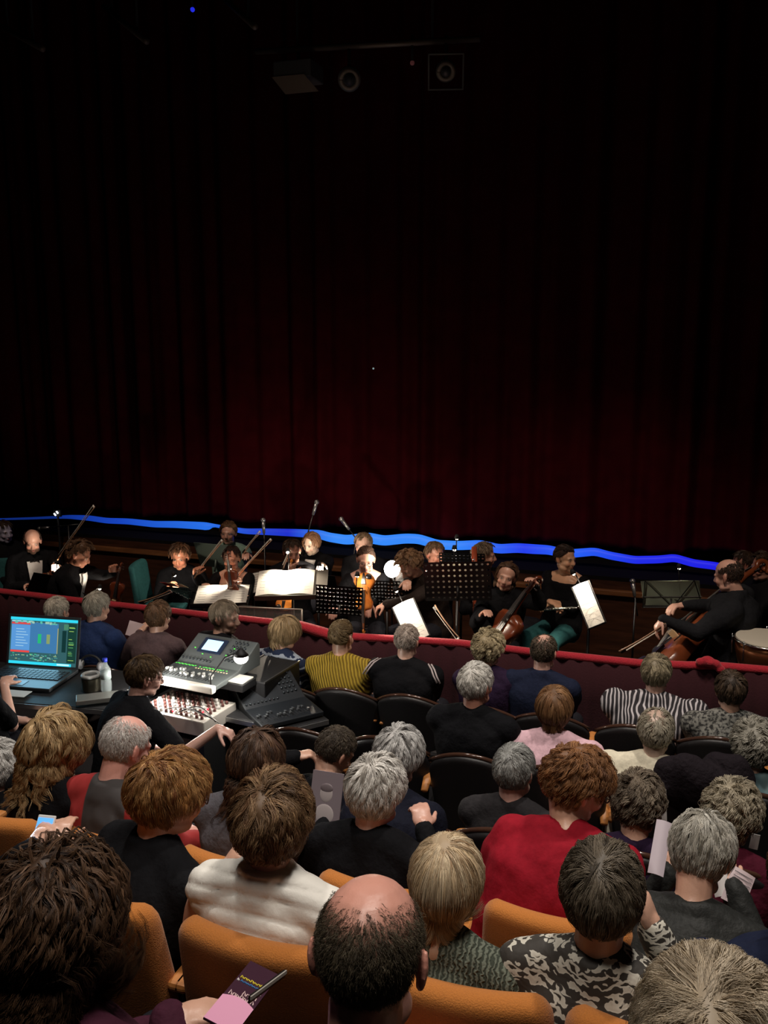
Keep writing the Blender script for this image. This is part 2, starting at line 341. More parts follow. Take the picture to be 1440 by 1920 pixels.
def make_glasses(root, H, M, s, O, c):
    b = MB(); T = lambda p: H + M @ (np.array(p) * s) - O
    for q in (-1, 1):
        b.tube([T((q * .033 + .022 * math.cos(a), .104 - .006 * abs(math.cos(a)), .002 + .016 * math.sin(a))) for a in np.linspace(0, 2 * PI, 17)], .0022 * s, 6)
        b.tube([T((q * .055, .098, .006)), T((q * .074, .05, .008)), T((q * .083, -.02, .004))], .002 * s, 6)
    b.tube([T((-.011, .106, .004)), T((.011, .106, .004))], .002 * s, 6); b.build('glasses', mat('spectacle frame', c, .3), root, smooth=True)
def allowed(n, st):
    f = st.get('front', .12); a = (n[:, 1] < f + .95 * np.maximum(n[:, 2], -.3)) & (n[:, 2] > st.get('low', -.62))
    e = (np.abs(n[:, 0]) > .8) & (n[:, 2] < .02) & (n[:, 2] > -.5) & (n[:, 1] > -.25)   # leave the ears free
    if st.get('ears', True): a &= ~e
    bald = st.get('bald', 0)
    if bald:
        c = nrm(np.array(st.get('baldc', (0, .15, 1.))))
        a &= (n @ c) < math.cos(math.radians(bald)) + .05 * np.sin(n[:, 0] * 9) 
    return a
def make_hair(root, H, M, s, st, O, rs, Nk):
    """locks of hair: guide strands flow from the crown over the skull, children cling to them"""
    E = np.array([.079, .100, .092]) * s; c0 = np.array([0, -.012, .030]) * s
    N = st.get('n', 1500); L = st.get('len', .06) * s; vol = st.get('vol', .15); cap = st.get('cap', vol * .55); S = st.get('steps', 8); r0 = st.get('r', .0012)
    lift = st.get('lift', .35); g = st.get('grav', .12); curl = st.get('curl', 0) * s; wl = st.get('wl', .04) * s; clump = st.get('clump', .7)
    ca, cb = np.array(st['c'][0]), np.array(st['c'][-1]); crown = nrm(np.array(st.get('crown', (0, -.45, .9)))); jit = st.get('jit', .12)
    down = M.T @ np.array([0, 0, -1.])
    b = MB(); SG, RG = 40, 28                               # a cap of hair close to the scalp
    G = np.array([(math.sin(PI * i / RG) * math.cos(2 * PI * j / SG), math.sin(PI * i / RG) * math.sin(2 * PI * j / SG), math.cos(PI * i / RG)) for i in range(RG + 1) for j in range(SG)])
    ok = allowed(G, st); lump = 1 + cap * (.75 + .35 * smoothn(G, 5, 5) + .2 * smoothn(G, 12, 6)); 
    Fc = []
    for i in range(RG):
        for j in range(SG):
            q = (i * SG + j, (i + 1) * SG + j, (i + 1) * SG + (j + 1) % SG, i * SG + (j + 1) % SG)
            if all(ok[k] for k in q): Fc.append(q)
    if Fc and not st.get('nocap'):
        deep = [(a + len(G)) for a in range(len(G))]
        Vo = G * E * lump[:, None] + c0; Vi = G * E * .97 + c0
        ed = {}
        for q in Fc:
            for k in range(4): e = (q[k], q[(k + 1) % 4]); ed[e] = 1
        rim = [(x, y, y + len(G), x + len(G)) for (x, y) in ed if (y, x) not in ed]
        V = np.concatenate([Vo, Vi]); Fs = Fc + [tuple(k + len(G) for k in q[::-1]) for q in Fc] + [r[::-1] for r in rim]
        use = sorted({k for q in Fs for k in q}); mp = {k: i for i, k in enumerate(use)}
        b.add((V[use] @ M.T) + H - O, [tuple(mp[k] for k in q) for q in Fs], c=tuple(ca * .6 + cb * .25))
    X = nrm(rs.normal(size=(N * 9, 3))); X = X[allowed(X, st)]
    if st.get('thin'): a_ = np.degrees(np.arccos(np.clip(X @ nrm(np.array(st['baldc'])), -1, 1))); X = X[rs.rand(len(X)) < np.clip((a_ - st['bald']) / st['thin'], .04, 1) ** 1.5]
    X = X[:N]; N = len(X)
    if N < 10: return
    K = max(20, int(N / st.get('per', 14))); K = min(K, N)
    gi = np.arange(K); n = X[:K]; t = n - crown; t -= n * np.sum(t * n, 1)[:, None]
    fl = nrm(t + rs.normal(size=t.shape) * st.get('mess', .14) + np.array([.12, .25, 0]) * np.exp(-np.sum(t * t, 1) * 6)[:, None])
    if 'sweep' in st: sw = np.array(st['sweep'], float); sw = sw - n * (n @ sw)[:, None]; fl = nrm(fl * .4 + sw)
    d = nrm(fl * (1 - lift) + n * lift + rs.normal(size=t.shape) * jit)
    p = n * E * (1 + cap * .5); ds = (L * rs.uniform(.75, 1.1, K) / S)[:, None]; path = [p.copy()]
    ncen = np.array([0, -.035, 0]) * s
    for k in range(S):
        p = p + d * ds; q = p / E; r = np.linalg.norm(q, axis=1); on = nrm(q / E)
        tt = (k + 1) / S; rmin = 1 + cap * .9 + vol * .25 * tt; rmax = 1 + vol
        m = (r < rmin); p = np.where(m[:, None], q / r[:, None] * rmin * E, p)
        dn = np.sum(d * on, 1)[:, None]; out = (r > rmax)[:, None]; d = np.where(out | (dn < 0), d - on * dn * .9, d)
        d = nrm(d * (1 - g) + down * g + rs.normal(size=d.shape) * jit * .35 - on * np.where(out, .15, 0))
        if L > .12:                                    # hang clear of the neck and out over the shoulders
            low = p[:, 2] < -.09 * s; rad = p[:, :2] - ncen[:2]; rr = np.linalg.norm(rad, axis=1)[:, None]
            need = st.get('neckr', .068) * s + np.maximum(0, (-p[:, 2:3] - .17 * s)) * .55
            m = low[:, None] & (rr < need); p[:, :2] = np.where(m, ncen[:2] + rad / (rr + 1e-9) * need, p[:, :2])
        path.append(p.copy())
    path = np.stack(path, 1)                             # K, S+1, 3
    if st.get('fine'):
        m2 = (path[:, 1:] + path[:, :-1]) / 2; q_ = np.empty((K, S * 2 + 1, 3)); q_[:, ::2] = path; q_[:, 1::2] = m2; path = q_; S = S * 2
    tt = np.linspace(0, 1, S + 1)
    if curl:
        cf = st.get('coh', 2.2); ph = (5 * smoothn(n, cf, NP) + rs.normal(0, .35, K))[:, None]; sg = 1; s_ = tt[None] * L / wl * 2 * PI
        tg = nrm(np.gradient(path, axis=1)); a_ = nrm(np.cross(tg, nrm(n)[:, None, :] + .01)); b_ = np.cross(tg, a_); am = (curl * np.minimum(1, tt * 3))[None, :, None]
        path = path + am * (np.cos(ph + sg * s_)[..., None] * a_ + np.sin(ph + sg * s_)[..., None] * b_)
    # children
    Dm = X @ n.T; own = np.argmax(Dm + rs.normal(size=(N, K)) * .004, 1) if N * K < 6e6 else np.concatenate([np.argmax(X[i:i + 1000] @ n.T, 1) for i in range(0, N, 1000)])
    off = (X - n[own]) * E; f = (1 - clump * tt ** .8)[None, :, None]
    Pc = path[own] + off[:, None, :] * f + rs.normal(size=(N, 1, 3)) * .0015 * s * tt[None, :, None]
    if jit: Pc += np.cumsum(rs.normal(size=Pc.shape), axis=1) * .0006 * s * (jit / .12)
    if st.get('trim') is not None:                       # straight cut hem: nothing below this height
        z = Pc[..., 2]; lim = st['trim'] * s + rs.normal(size=(N, 1)) * .006; Pc[..., 2] = np.maximum(z, lim)
    T = nrm(np.gradient(Pc, axis=1)); A = nrm(np.cross(T, nrm(Pc + 1e-6))); Bn = np.cross(T, A)
    rad = (r0 * (1 - .75 * tt))[None, :, None] * rs.uniform(.7, 1.3, (N, 1, 1))
    rings = np.stack([Pc + rad * A, Pc + rad * (-.5 * A + .87 * Bn), Pc + rad * (-.5 * A - .87 * Bn)], 2)   # N,S+1,3,3
    V = rings.reshape(-1, 3) + c0; W = V @ M.T + H - O
    base = (np.arange(N) * (S + 1) * 3)[:, None, None]; i = (np.arange(S) * 3)[None, :, None]; j = np.arange(3)[None, None, :]; j2 = (j + 1) % 3
    Fq = np.stack([base + i + j, base + i + j2, base + i + j2 + 3, base + i + j + 3], -1).reshape(-1, 4)
    mixv = np.clip(rs.normal(.5, .28, K)[own] + rs.normal(0, .10, N), 0, 1)[:, None]
    cc = ca * (1 - mixv) + cb * mixv; 
    if len(st['c']) > 2: m = (rs.rand(K) < .22)[own]; cc[m] = np.array(st['c'][1])
    cc = cc * rs.uniform(.75, 1.2, (N, 1)); C = np.repeat(cc, (S + 1) * 3, 0)
    # one mesh: cap + strands
    nb = b.n; V0 = np.concatenate(b.v) if b.v else np.zeros((0, 3)); C0 = np.concatenate(b.c)[:, :3] if b.c else np.zeros((0, 3))
    me = bpy.data.meshes.new('hair'); nv = nb + len(W); me.vertices.add(nv); me.vertices.foreach_set('co', np.concatenate([V0, W]).ravel())
    fl0 = b.f; loops = [k for q in fl0 for k in q]; lt = [len(q) for q in fl0]
    loops = np.concatenate([np.array(loops, int), (Fq + nb).ravel()]); lt = np.concatenate([np.array(lt, int), np.full(len(Fq), 4)]); ls = np.concatenate([[0], np.cumsum(lt)[:-1]])
    me.loops.add(len(loops)); me.polygons.add(len(lt)); me.loops.foreach_set('vertex_index', loops.astype('i')); me.polygons.foreach_set('loop_start', ls.astype('i')); me.polygons.foreach_set('loop_total', lt.astype('i'))
    me.update(calc_edges=True); setcol(me, np.clip(np.concatenate([C0, C]), 0, 1)); me.polygons.foreach_set('use_smooth', [True] * len(lt))
    link('hair', me, HAIR, root)
# hair kinds
def hs(c, kind, depth=4., **k):
    near = min(max(depth, 1.3), 8.)
    n = {1: 8000, 2: 6500, 3: 4600, 4: 3400, 5: 2500, 6: 2000, 7: 1500, 8: 1200}[int(round(near))]; r = .00030 * near + .0003
    base = dict(c=c, n=n, r=r)
    D = dict(short=dict(len=.060, vol=.17, lift=.30, grav=.12, clump=.3, jit=.08, low=-.72), crop=dict(len=.022, vol=.07, lift=.35, grav=.05, clump=.3, jit=.2),
             curly=dict(coh=9, len=.07, vol=.30, lift=.5, grav=.08, curl=.006, wl=.045, clump=.38, steps=12, jit=.16, per=22, low=-.7),
             wavy=dict(len=.085, vol=.26, lift=.40, grav=.13, curl=.003, wl=.08, clump=.38, steps=10, jit=.09, low=-.72),
             bob=dict(len=.20, vol=.20, lift=.12, grav=.20, clump=.55, steps=12, low=-.45, ears=False, jit=.05, neckr=.07, crown=(0, -.2, .95)),
             long=dict(len=.40, vol=.26, lift=.15, grav=.22, clump=.7, steps=18, low=-.5, ears=False, curl=.012, wl=.11, jit=.08, neckr=.085),
             ring=dict(len=.045, vol=.12, lift=.25, grav=.2, clump=.5, bald=58, low=-.62))
    base.update(D[kind]); base.update(k); return base
GREY = ((.30, .28, .25), (.62, .60, .57)); WHITE = ((.50, .48, .45), (.85, .83, .80)); BROWN = ((.05, .022, .010), (.16, .08, .035)); DKBR = ((.018, .010, .007), (.06, .032, .018))
AUB = ((.12, .045, .016), (.33, .15, .05)); BLON = ((.30, .19, .09), (.62, .46, .26)); GBLO = ((.22, .18, .12), (.55, .47, .34)); SALT = ((.07, .06, .05), (.34, .31, .27))
# ------------------------------------------------------------------ the room
def struct(name, mb, m, **k): return tag(mb.build(name, m, None, **k), kind='structure')
CARPET = mat('dark carpet', (.012, .010, .012), .95, bump=.6, bs=160)
BLACK = mat('black paint', (.010, .009, .010), .8)
FL = {'A': 1.10, 'B': .92, 'C': .62, 'D': .28, 'E': .12, 'F': 0.0}
# tiers under the seating, pit floor, stage
struct('floor', MB().box((-3, 7.2, -.05), (16, 5.4, .1)), CARPET)
tiers = [('A', -1.5, 1.50), ('B', 1.50, 2.28), ('C', 2.28, 3.15), ('D', 3.15, 4.0), ('E', 4.0, 4.9)]
for k, y0, y1 in tiers:
    struct('floor', MB().box((-3, (y0 + y1) / 2, FL[k] - .5), (16, y1 - y0, 1.0)), CARPET)
struct('floor', MB().box((-3, 11.2, .42), (16, 4.0, .84)), mat('stage boards', (.008, .007, .007), .95, bump=.2, bs=20, spec=.05))
struct('wall_left', MB().box((-11.1, 5.5, 4), (.2, 15, 9)), BLACK)
struct('wall_right', MB().box((5.1, 5.5, 4), (.2, 15, 9)), BLACK)
struct('wall_back', MB().box((-3, 13.2, 4), (16.4, .2, 9)), BLACK)
struct('wall_front', MB().box((-3, -1.6, 4), (16.4, .2, 9)), BLACK)
struct('ceiling', MB().box((-3, 5.5, 8.1), (16.4, 15, .2)), BLACK)
# stage front: dark stained boards with a lighter rail
fw = ramp_mat('stage front boards', 'noise', [(.3, (.030, .012, .007)), (.7, (.075, .028, .014))], .45, scale=(1, 1, 9), s=3, det=5, bump=.2)
struct('trim_1', MB().box((-3, 9.17, .40), (16, .06, .80)), fw)
rl = MB()
rl.box((-3, 9.12, .70), (16, .06, .055)); struct('trim_2', rl, ramp_mat('stage rail wood', 'noise', [(.3, (.12, .045, .018)), (.7, (.26, .11, .045))], .4, scale=(.6, 4, 4), s=4, det=4), bevel=.008)
# ------------------------------------------------------------------ stage curtain, folds and wavy hem
def curtain():
    x0, x1, n = -10.8, 4.9, 1500; X = np.linspace(x0, x1, n)
    ph = X * 2 * PI / .34; fold = .034 * np.sin(ph + 1.1 * np.sin(X * 1.9) + .7 * np.sin(X * 4.3)) + .014 * np.sin(X * 31 + np.sin(X * 3)) + .05 * np.sin(X * 5.1)
    hem = 1.03 + .02 * np.sin(X * 3.1) + .012 * np.sin(X * 7.7); zs = [0, .06, .5, 1.2, 2.2, 3.4, 5.0, 6.9]
    V = []
    for side in (0, .02):
        for z in zs:
            k = 1 + .25 * math.exp(-z) ; V.append(np.stack([X, 9.75 + fold * k + side, hem + z], 1))
    V = np.concatenate(V); F = []; m = len(zs)
    idx = lambda s_, r, i: (s_ * m + r) * n + i
    for r in range(m - 1):
        for i in range(n - 1):
            F.append((idx(0, r, i), idx(0, r, i + 1), idx(0, r + 1, i + 1), idx(0, r + 1, i)))
    for r in range(m - 1):
        for i in range(0, n - 1): F.append((idx(1, r, i), idx(1, r + 1, i), idx(1, r + 1, i + 1), idx(1, r, i + 1)))
    for i in range(n - 1): F.append((idx(0, 0, i), idx(1, 0, i), idx(1, 0, i + 1), idx(0, 0, i + 1)))
    b = MB(); b.add(V, F)
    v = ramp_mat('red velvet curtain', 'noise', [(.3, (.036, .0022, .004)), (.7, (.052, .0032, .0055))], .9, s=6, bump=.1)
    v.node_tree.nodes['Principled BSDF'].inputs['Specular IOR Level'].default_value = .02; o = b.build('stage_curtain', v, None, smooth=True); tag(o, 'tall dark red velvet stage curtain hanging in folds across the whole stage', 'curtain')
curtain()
t = MB(); p = at(700, 691, 9.70); t.sph(p, .011); tag(t.build('cue_light', mat('cue glow', (.5, .6, .6), em=(.5, .7, .7), es=.35)), 'tiny pale point light on the middle of the dark red curtain', 'light')
t = MB(); t.cyl(p + [0, .0, 0], p + [0, .25, 0], .006)
# glowing wavy tube standing in for the blue light under the curtain hem
def glow_band():
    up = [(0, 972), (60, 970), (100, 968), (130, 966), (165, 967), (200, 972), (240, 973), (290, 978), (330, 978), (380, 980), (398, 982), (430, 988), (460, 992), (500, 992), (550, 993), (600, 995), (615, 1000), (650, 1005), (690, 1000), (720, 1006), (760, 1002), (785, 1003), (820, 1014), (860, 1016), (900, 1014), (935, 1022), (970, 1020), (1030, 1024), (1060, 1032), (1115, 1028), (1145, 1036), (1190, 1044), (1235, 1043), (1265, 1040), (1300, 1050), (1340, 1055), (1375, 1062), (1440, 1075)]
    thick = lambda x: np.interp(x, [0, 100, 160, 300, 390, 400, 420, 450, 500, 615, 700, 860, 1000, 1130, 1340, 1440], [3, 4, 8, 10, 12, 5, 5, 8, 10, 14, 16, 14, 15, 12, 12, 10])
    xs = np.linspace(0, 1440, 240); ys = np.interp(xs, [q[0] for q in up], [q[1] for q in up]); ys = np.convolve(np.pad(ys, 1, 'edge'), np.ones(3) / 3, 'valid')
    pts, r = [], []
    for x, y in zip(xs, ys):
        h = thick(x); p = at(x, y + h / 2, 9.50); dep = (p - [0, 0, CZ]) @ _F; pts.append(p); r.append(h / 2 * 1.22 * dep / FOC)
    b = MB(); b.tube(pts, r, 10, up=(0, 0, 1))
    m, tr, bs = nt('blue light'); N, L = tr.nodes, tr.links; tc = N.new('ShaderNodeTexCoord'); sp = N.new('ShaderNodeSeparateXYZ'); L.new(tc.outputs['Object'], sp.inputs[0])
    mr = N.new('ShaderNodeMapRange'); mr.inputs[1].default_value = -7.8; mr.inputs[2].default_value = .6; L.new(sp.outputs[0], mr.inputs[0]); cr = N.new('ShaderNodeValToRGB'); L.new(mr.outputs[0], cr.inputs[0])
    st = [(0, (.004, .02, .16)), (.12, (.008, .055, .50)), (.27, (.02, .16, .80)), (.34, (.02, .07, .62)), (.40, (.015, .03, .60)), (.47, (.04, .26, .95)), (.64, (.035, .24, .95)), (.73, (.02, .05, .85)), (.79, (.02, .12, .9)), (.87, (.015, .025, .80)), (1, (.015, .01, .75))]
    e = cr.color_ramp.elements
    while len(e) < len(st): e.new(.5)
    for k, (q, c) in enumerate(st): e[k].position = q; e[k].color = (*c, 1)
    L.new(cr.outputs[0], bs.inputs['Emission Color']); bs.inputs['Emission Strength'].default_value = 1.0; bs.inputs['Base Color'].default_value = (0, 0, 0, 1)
    tag(b.build('blue_glow_band', m, None, smooth=True), 'wavy blue glowing band standing in for light under the red curtain hem', 'light')
glow_band()
# ------------------------------------------------------------------ rail between audience and pit
def rail():
    P = [(-30, 1105), (0, 1109), (160, 1128), (400, 1155), (560, 1172), (590, 1182), (625, 1192), (700, 1196), (860, 1206), (1000, 1223), (1200, 1244), (1290, 1248), (1325, 1248), (1360, 1250), (1440, 1257), (1480, 1260)]
    xs = np.linspace(-30, 1480, 160); ys = np.interp(xs, [q[0] for q in P], [q[1] for q in P]); pts = [at(x, y, 6.5) for x, y in zip(xs, ys)]
    root = empty('orchestra_rail', (-2.5, 6.5, 0), 'long low partition with red velvet top and maroon drape before the orchestra', 'railing'); O = np.array([-2.5, 6.5, 0])
    b = MB(); rr = [.034 + .016 * math.exp(-((x - 600) / 45) ** 2) for x in xs]; b.tube([p - O for p in pts], rr, 12, flat=.9)
    b.build('top_rail', mat('red velvet', (.42, .008, .024), .85, bump=.5, bs=90, sheen=.3, var=.15), root, smooth=True)
    n = 420; xs2 = np.linspace(pts[0][0], pts[-1][0], n); zt = np.interp(xs2, [p[0] for p in pts], [p[2] for p in pts]) - .02
    fo = .012 * np.sin(xs2 * 2 * PI / .13 + 2 * np.sin(xs2 * 2.3)) + .008 * np.sin(xs2 * 21); V = []
    for z in (1, .66, .33, .02): V.append(np.stack([xs2, 6.475 + fo * (1.6 - z), zt * z], 1))
    for z in (1, .02): V.append(np.stack([xs2, 6.53 + 0 * fo, zt * z], 1))
    V = np.concatenate(V) - O; F = [(r * n + i, r * n + i + 1, (r + 1) * n + i + 1, (r + 1) * n + i)[::-1] for r in range(3) for i in range(n - 1)]
    F += [(4 * n + i, 4 * n + i + 1, 5 * n + i + 1, 5 * n + i) for i in range(n - 1)] + [(i, i + 1, 4 * n + i + 1, 4 * n + i) for i in range(n - 1)]
    MB().add(V, F).build('drape', mat('maroon drape', (.030, .002, .006), .95, bump=.3, bs=70), root, smooth=True)
    k = MB(); c = at(1327, 1240, 6.47) - O
    for q, r in (((0, 0, 0), .04), ((.05, -.01, -.012), .034), ((-.045, 0, -.012), .032), ((.085, -.01, -.045), .03), ((.02, -.03, .0), .026)): k.sph(c + q, (r * 1.2, r, r))
    me = k.remesh('knot', .009, 3); link('knot', me, _m['red velvet'], root)
rail()
# ------------------------------------------------------------------ seats
ORANGE = mat('orange seat wool', (.46, .155, .022), .9, bump=.35, bs=260, sheen=.15, var=.10)
BKFAB = mat('black seat leather', (.012, .011, .012), .5, bump=.1, bs=80)
WOOD = mat('orange beech wood', (.55, .22, .06), .45, var=.15, bs=30)
STEEL = mat('dark steel', (.05, .05, .05), .35, metal=.9)
def panel(b, w0, w1, H, T, wrap, rec, edge=.03, arch=0, corner=.10, nx=26, nz=22):
    """padded back: rounded rectangle, wrapped forward at the sides, leaning back, with rolled edges"""
    us = -np.cos(np.linspace(0, PI, nx)); vs = (1 - np.cos(np.linspace(0, PI, nz))) / 2; V = []
    for side in (1, -1):
        for v in vs:
            wv = w0 + (w1 - w0) * v
            for u in us:
                z = v * H; dz = min(z, H - z); cx = 1.0
                if H - z < corner: q = 1 - (H - z) / corner; cx = 1 - (corner / wv) * (1 - math.sqrt(max(0, 1 - q * q)))
                x = u * wv * cx; dx = wv * cx - abs(x); d = min(dz, dx); tt = T / 2 * (math.sqrt(max(0, 1 - (1 - min(d / edge, 1)) ** 2)))
                zz = z - arch * (x / wv) ** 2 * v
                V.append((x, -rec * v + wrap * (x / wv) ** 2 - side * tt, zz))
    F = []; n2 = nx * nz
    for r in range(nz - 1):
        for i in range(nx - 1):
            a = r * nx + i; F.append((a, a + 1, a + nx + 1, a + nx)); a += n2; F.append((a, a + nx, a + nx + 1, a + 1))
    b.add(V, F); me = None
    return b
def weld(o):
    w = o.modifiers.new('weld', 'WELD'); w.merge_threshold = .0012; return o
def theatre_seat(top):
    r = empty('theatre_seat', (0, 0, 0)); H = .50
    b = MB(); panel(b, .262, .232, H, .085, .045, .10, .036, corner=.06); b.v[-1] += np.array([0, -.02, .36]); weld(b.build('backrest', ORANGE, r, smooth=True))
    b = MB(); 
    for y in (-.02,): b.box((0, .24, .43), (.46, .42, .10))
    b.build('seat', ORANGE, r, bevel=.03)
    for q in (-1, 1):
        b = MB(); b.box((q * .262, .12, .61), (.045, .34, .03)); b.build('armrest', WOOD, r, bevel=.012)
        b = MB(); b.box((q * .262, .12, .30), (.03, .26, .60)); b.build('side_panel', STEEL, r, bevel=.005)
    return r
def place(o, xyz, rz, label, group, proto, cat='seat'):
    c = copy_tree(proto) if o['used'] else proto; o['used'] = 1
    c.location = [float(v) for v in xyz]; c.rotation_euler.z = rz; tag(c, label, cat, group); return c
ts = theatre_seat(.85); u1 = {'used': 0}
G = 'orange theatre seats'
for x, y, f, lab in ((-2.42, 2.42, 'C', 'orange theatre seat behind the long wavy blonde hair at the left'), (-1.90, 2.44, 'C', 'orange theatre seat behind the man with pink bald crown'),
                  (-1.39, 2.46, 'C', 'orange theatre seat behind the grey sweater'), (-.87, 2.48, 'C', 'orange theatre seat behind the white curly haired person in black'),
                  (-.31, 2.50, 'C', 'orange theatre seat directly behind the red jacket'), (.24, 2.52, 'C', 'orange theatre seat behind the grey head reading pages'),
                  (-2.0, 1.74, 'B', 'orange theatre seat at the left picture edge beside the phone'), (-1.47, 1.74, 'B', 'orange theatre seat right of the long curly dark hair'), (-.93, 1.74, 'B', 'orange theatre seat behind the white quilted vest'),
                  (-.455, 1.74, 'B', 'orange theatre seat right of the bald head, under the smooth blonde bob'), (.04, 1.74, 'B', 'orange theatre seat behind the black and white floral blouse'), (.56, 1.74, 'B', 'orange theatre seat at the lower right picture edge')):
    place(u1, (x, y + .12, FL[f]), 0, lab, G, ts)
def tub_chair():
    r = empty('tub_chair', (0, 0, 0)); b = MB(); panel(b, .20, .235, .42, .05, .10, .06, .02, arch=.10, corner=.05); b.v[-1] += np.array([0, 0, .44]); weld(b.build('backrest', BKFAB, r, smooth=True))
    b = MB(); xs = np.linspace(-.225, .225, 17); b.tube([(x, -.06 + .10 * (x / .235) ** 2, .865 - .10 * (x / .235) ** 2) for x in xs], .011, 8)
    b.build('top_trim', mat('polished dark trim', (.06, .028, .018), .16, coat=.6), r, smooth=True)
    b = MB(); b.box((0, .22, .43), (.44, .42, .08)); b.build('seat', BKFAB, r, bevel=.025)
    for q in (-1, 1):
        b = MB(); b.tube([(q * .25, .02, .62), (q * .262, .14, .645), (q * .262, .30, .64), (q * .25, .36, .62)], [.018, .026, .026, .016], 10, flat=.6); b.build('armrest', WOOD, r, smooth=True)
        for y in (.04, .38): b = MB(); b.cyl((q * .21, y, .42), (q * .23, y, 0), .014, .011); b.build('leg', STEEL, r, smooth=True)
    return r
tc = tub_chair(); u2 = {'used': 0}; G = 'black rounded chairs of the front rows'
def tub(px, py, Y, f, lab, rz=0):
    p = at(px, py, Y); s = (p[2] - FL[f]) / .865
    c = place(u2, (p[0], Y + .06, FL[f]), rz, lab, G, tc, 'chair'); c.scale = (1.05, 1, s)
for a in ((640, 1292, 5.42, 'F', 'black rounded chair with shiny trim behind the mustard cardigan'), (763, 1304, 5.42, 'F', 'black rounded chair with shiny trim behind the black jacket with light shoulder piping'),
          (900, 1325, 5.36, 'F', 'black rounded chair behind the short blonde curls, mostly hidden by white hair'), (1030, 1340, 5.36, 'F', 'black rounded chair behind the navy suit by the red rail'),
          (1190, 1362, 5.30, 'F', 'black rounded chair behind the wavy striped top'), (1350, 1385, 5.30, 'F', 'black rounded chair behind the grey speckled top'),
          (300, 1262, 5.42, 'F', 'black rounded chair behind the brown grey jacket'), (185, 1250, 5.42, 'F', 'black rounded chair behind the blue sweater'), (530, 1285, 5.42, 'F', 'black rounded chair behind the patterned navy sweater'),
          (560, 1368, 4.35, 'E', 'empty black rounded chair between the mixing desk and the mustard cardigan'), (718, 1384, 4.35, 'E', 'empty black rounded chair above the white curly heads'), (880, 1417, 4.25, 'E', 'black rounded chair with shiny trim behind the white haired man in black'),
          (1045, 1440, 4.25, 'E', 'black rounded chair behind the pink jacket'), (1240, 1478, 4.22, 'E', 'black rounded chair behind the cream top'), (1418, 1490, 4.22, 'E', 'black rounded chair at the right edge behind the teal shirt'),
          (620, 1520, 3.35, 'D', 'black rounded chair behind the large grey booklet'), (770, 1540, 3.35, 'D', 'black rounded chair hidden behind the white curly head'), (950, 1560, 3.35, 'D', 'black rounded chair behind the short grey hair in dark suit'),
          (1190, 1600, 3.35, 'D', 'black rounded chair behind the tight brown grey curls'), (1370, 1630, 3.35, 'D', 'black rounded chair behind the maroon jacket')):
    tub(*a)
# ------------------------------------------------------------------ audience
def up_(p, d): return np.array(p) + np.array([0, 0, d])
def Hd(x, y, Y, s=1.): p = at(x, y, Y); p[2] -= .022 * s; return p     # (x, y) is the middle of the visible head with hair
pale = (.62, .36, .27); pink = (.72, .36, .28)
blk = cloth('black cloth', (.0055, .0055, .007)); navy = cloth('navy cloth', (.010, .014, .034))
dark_t = cloth('dark trousers', (.015, .015, .02))
# row A (nearest)
A1 = person('person with long dark brown curly hair down the back, lowest at the left edge', Hd(105, 1712, 1.17), 0, s=1.0, pitch=12, floor=FL['A'], top=cloth('dark plum top', (.05, .012, .025)), trousers=dark_t,
       hair=hs(((.018, .009, .006), (.11, .06, .032), (.16, .085, .045)), 'long', 1.3, n=15000, len=.42, vol=.36, curl=.011, wl=.10, per=9, clump=.15, mess=.25, steps=22, coh=3, crown=(0, -.1, 1), r=.00055, grav=.16, jit=.035), detail=.006,
       rh=at(318, 1912, 1.42), rhd=(.7, .4, .1), curl=.5)
A2 = person('bald man with pink shiny crown and close cropped dark sides, seen from behind', Hd(695, 1806, 1.22, 1.08) + np.array([0, 0, .035]), -8, s=1.06, pitch=16, floor=FL['A'], top=blk, trousers=dark_t, skin=(.74, .36, .28),
       hair=hs(((.045, .035, .022), (.16, .13, .085)), 'crop', 1.3, n=13000, len=.011, vol=.03, cap=.005, bald=44, thin=42, baldc=(0, .10, 1), r=.00042, low=-.78, scalp=(.13, .095, .06), nocap=True, jit=.12, lift=.18), detail=.0045, wr=.004)
A3 = person('person with fluffy thin grey blonde hair, lowest at the right corner', Hd(1335, 1952, 1.12), 5, s=1.0, pitch=6, floor=FL['A'], top=cloth('sand top', (.3, .26, .2)), trousers=dark_t,
       hair=hs(((.34, .26, .17), (.60, .50, .36), (.75, .66, .52)), 'wavy', 1.3, n=9000, vol=.26, len=.10, clump=.25, jit=.08, r=.0005), detail=.006)
# row B
p = Hd(318, 1478, 2.12)
B1 = person('woman with short copper hair, dark jacket and glasses turned right, at the left centre', p, 25, 38, pitch=14, floor=FL['B'], bw=1.08, top=blk, trousers=dark_t, glasses=True, skin=(.62, .30, .20),
       hair=hs(((.16, .055, .018), (.42, .20, .065), (.62, .36, .14)), 'short', 2, vol=.27, len=.10, curl=.003, wl=.09, crown=(0, -.5, .85), ears=True, front=.22), detail=.006, lean=.1)
B2 = person('woman with tousled brown bob in white quilted vest, seen from behind', Hd(513, 1525, 1.96), 2, -2, pitch=3, s=.99, floor=FL['B'], bw=1.0, top=mat('white quilted nylon', (.80, .78, .72), .55, bump=.15, bs=60), trousers=dark_t, sleeve='none', quilt=.010, wr=.002, topname='vest', collar=True, neckline=1.0,
       hair=hs(((.045, .020, .010), (.17, .09, .045), (.40, .25, .13)), 'short', 2, vol=.30, len=.095, lift=.35, curl=.003, wl=.07, grav=.18, low=-.75, jit=.14, front=.3), detail=.006, lh=at(418, 1640, 2.02), curl=1.0)
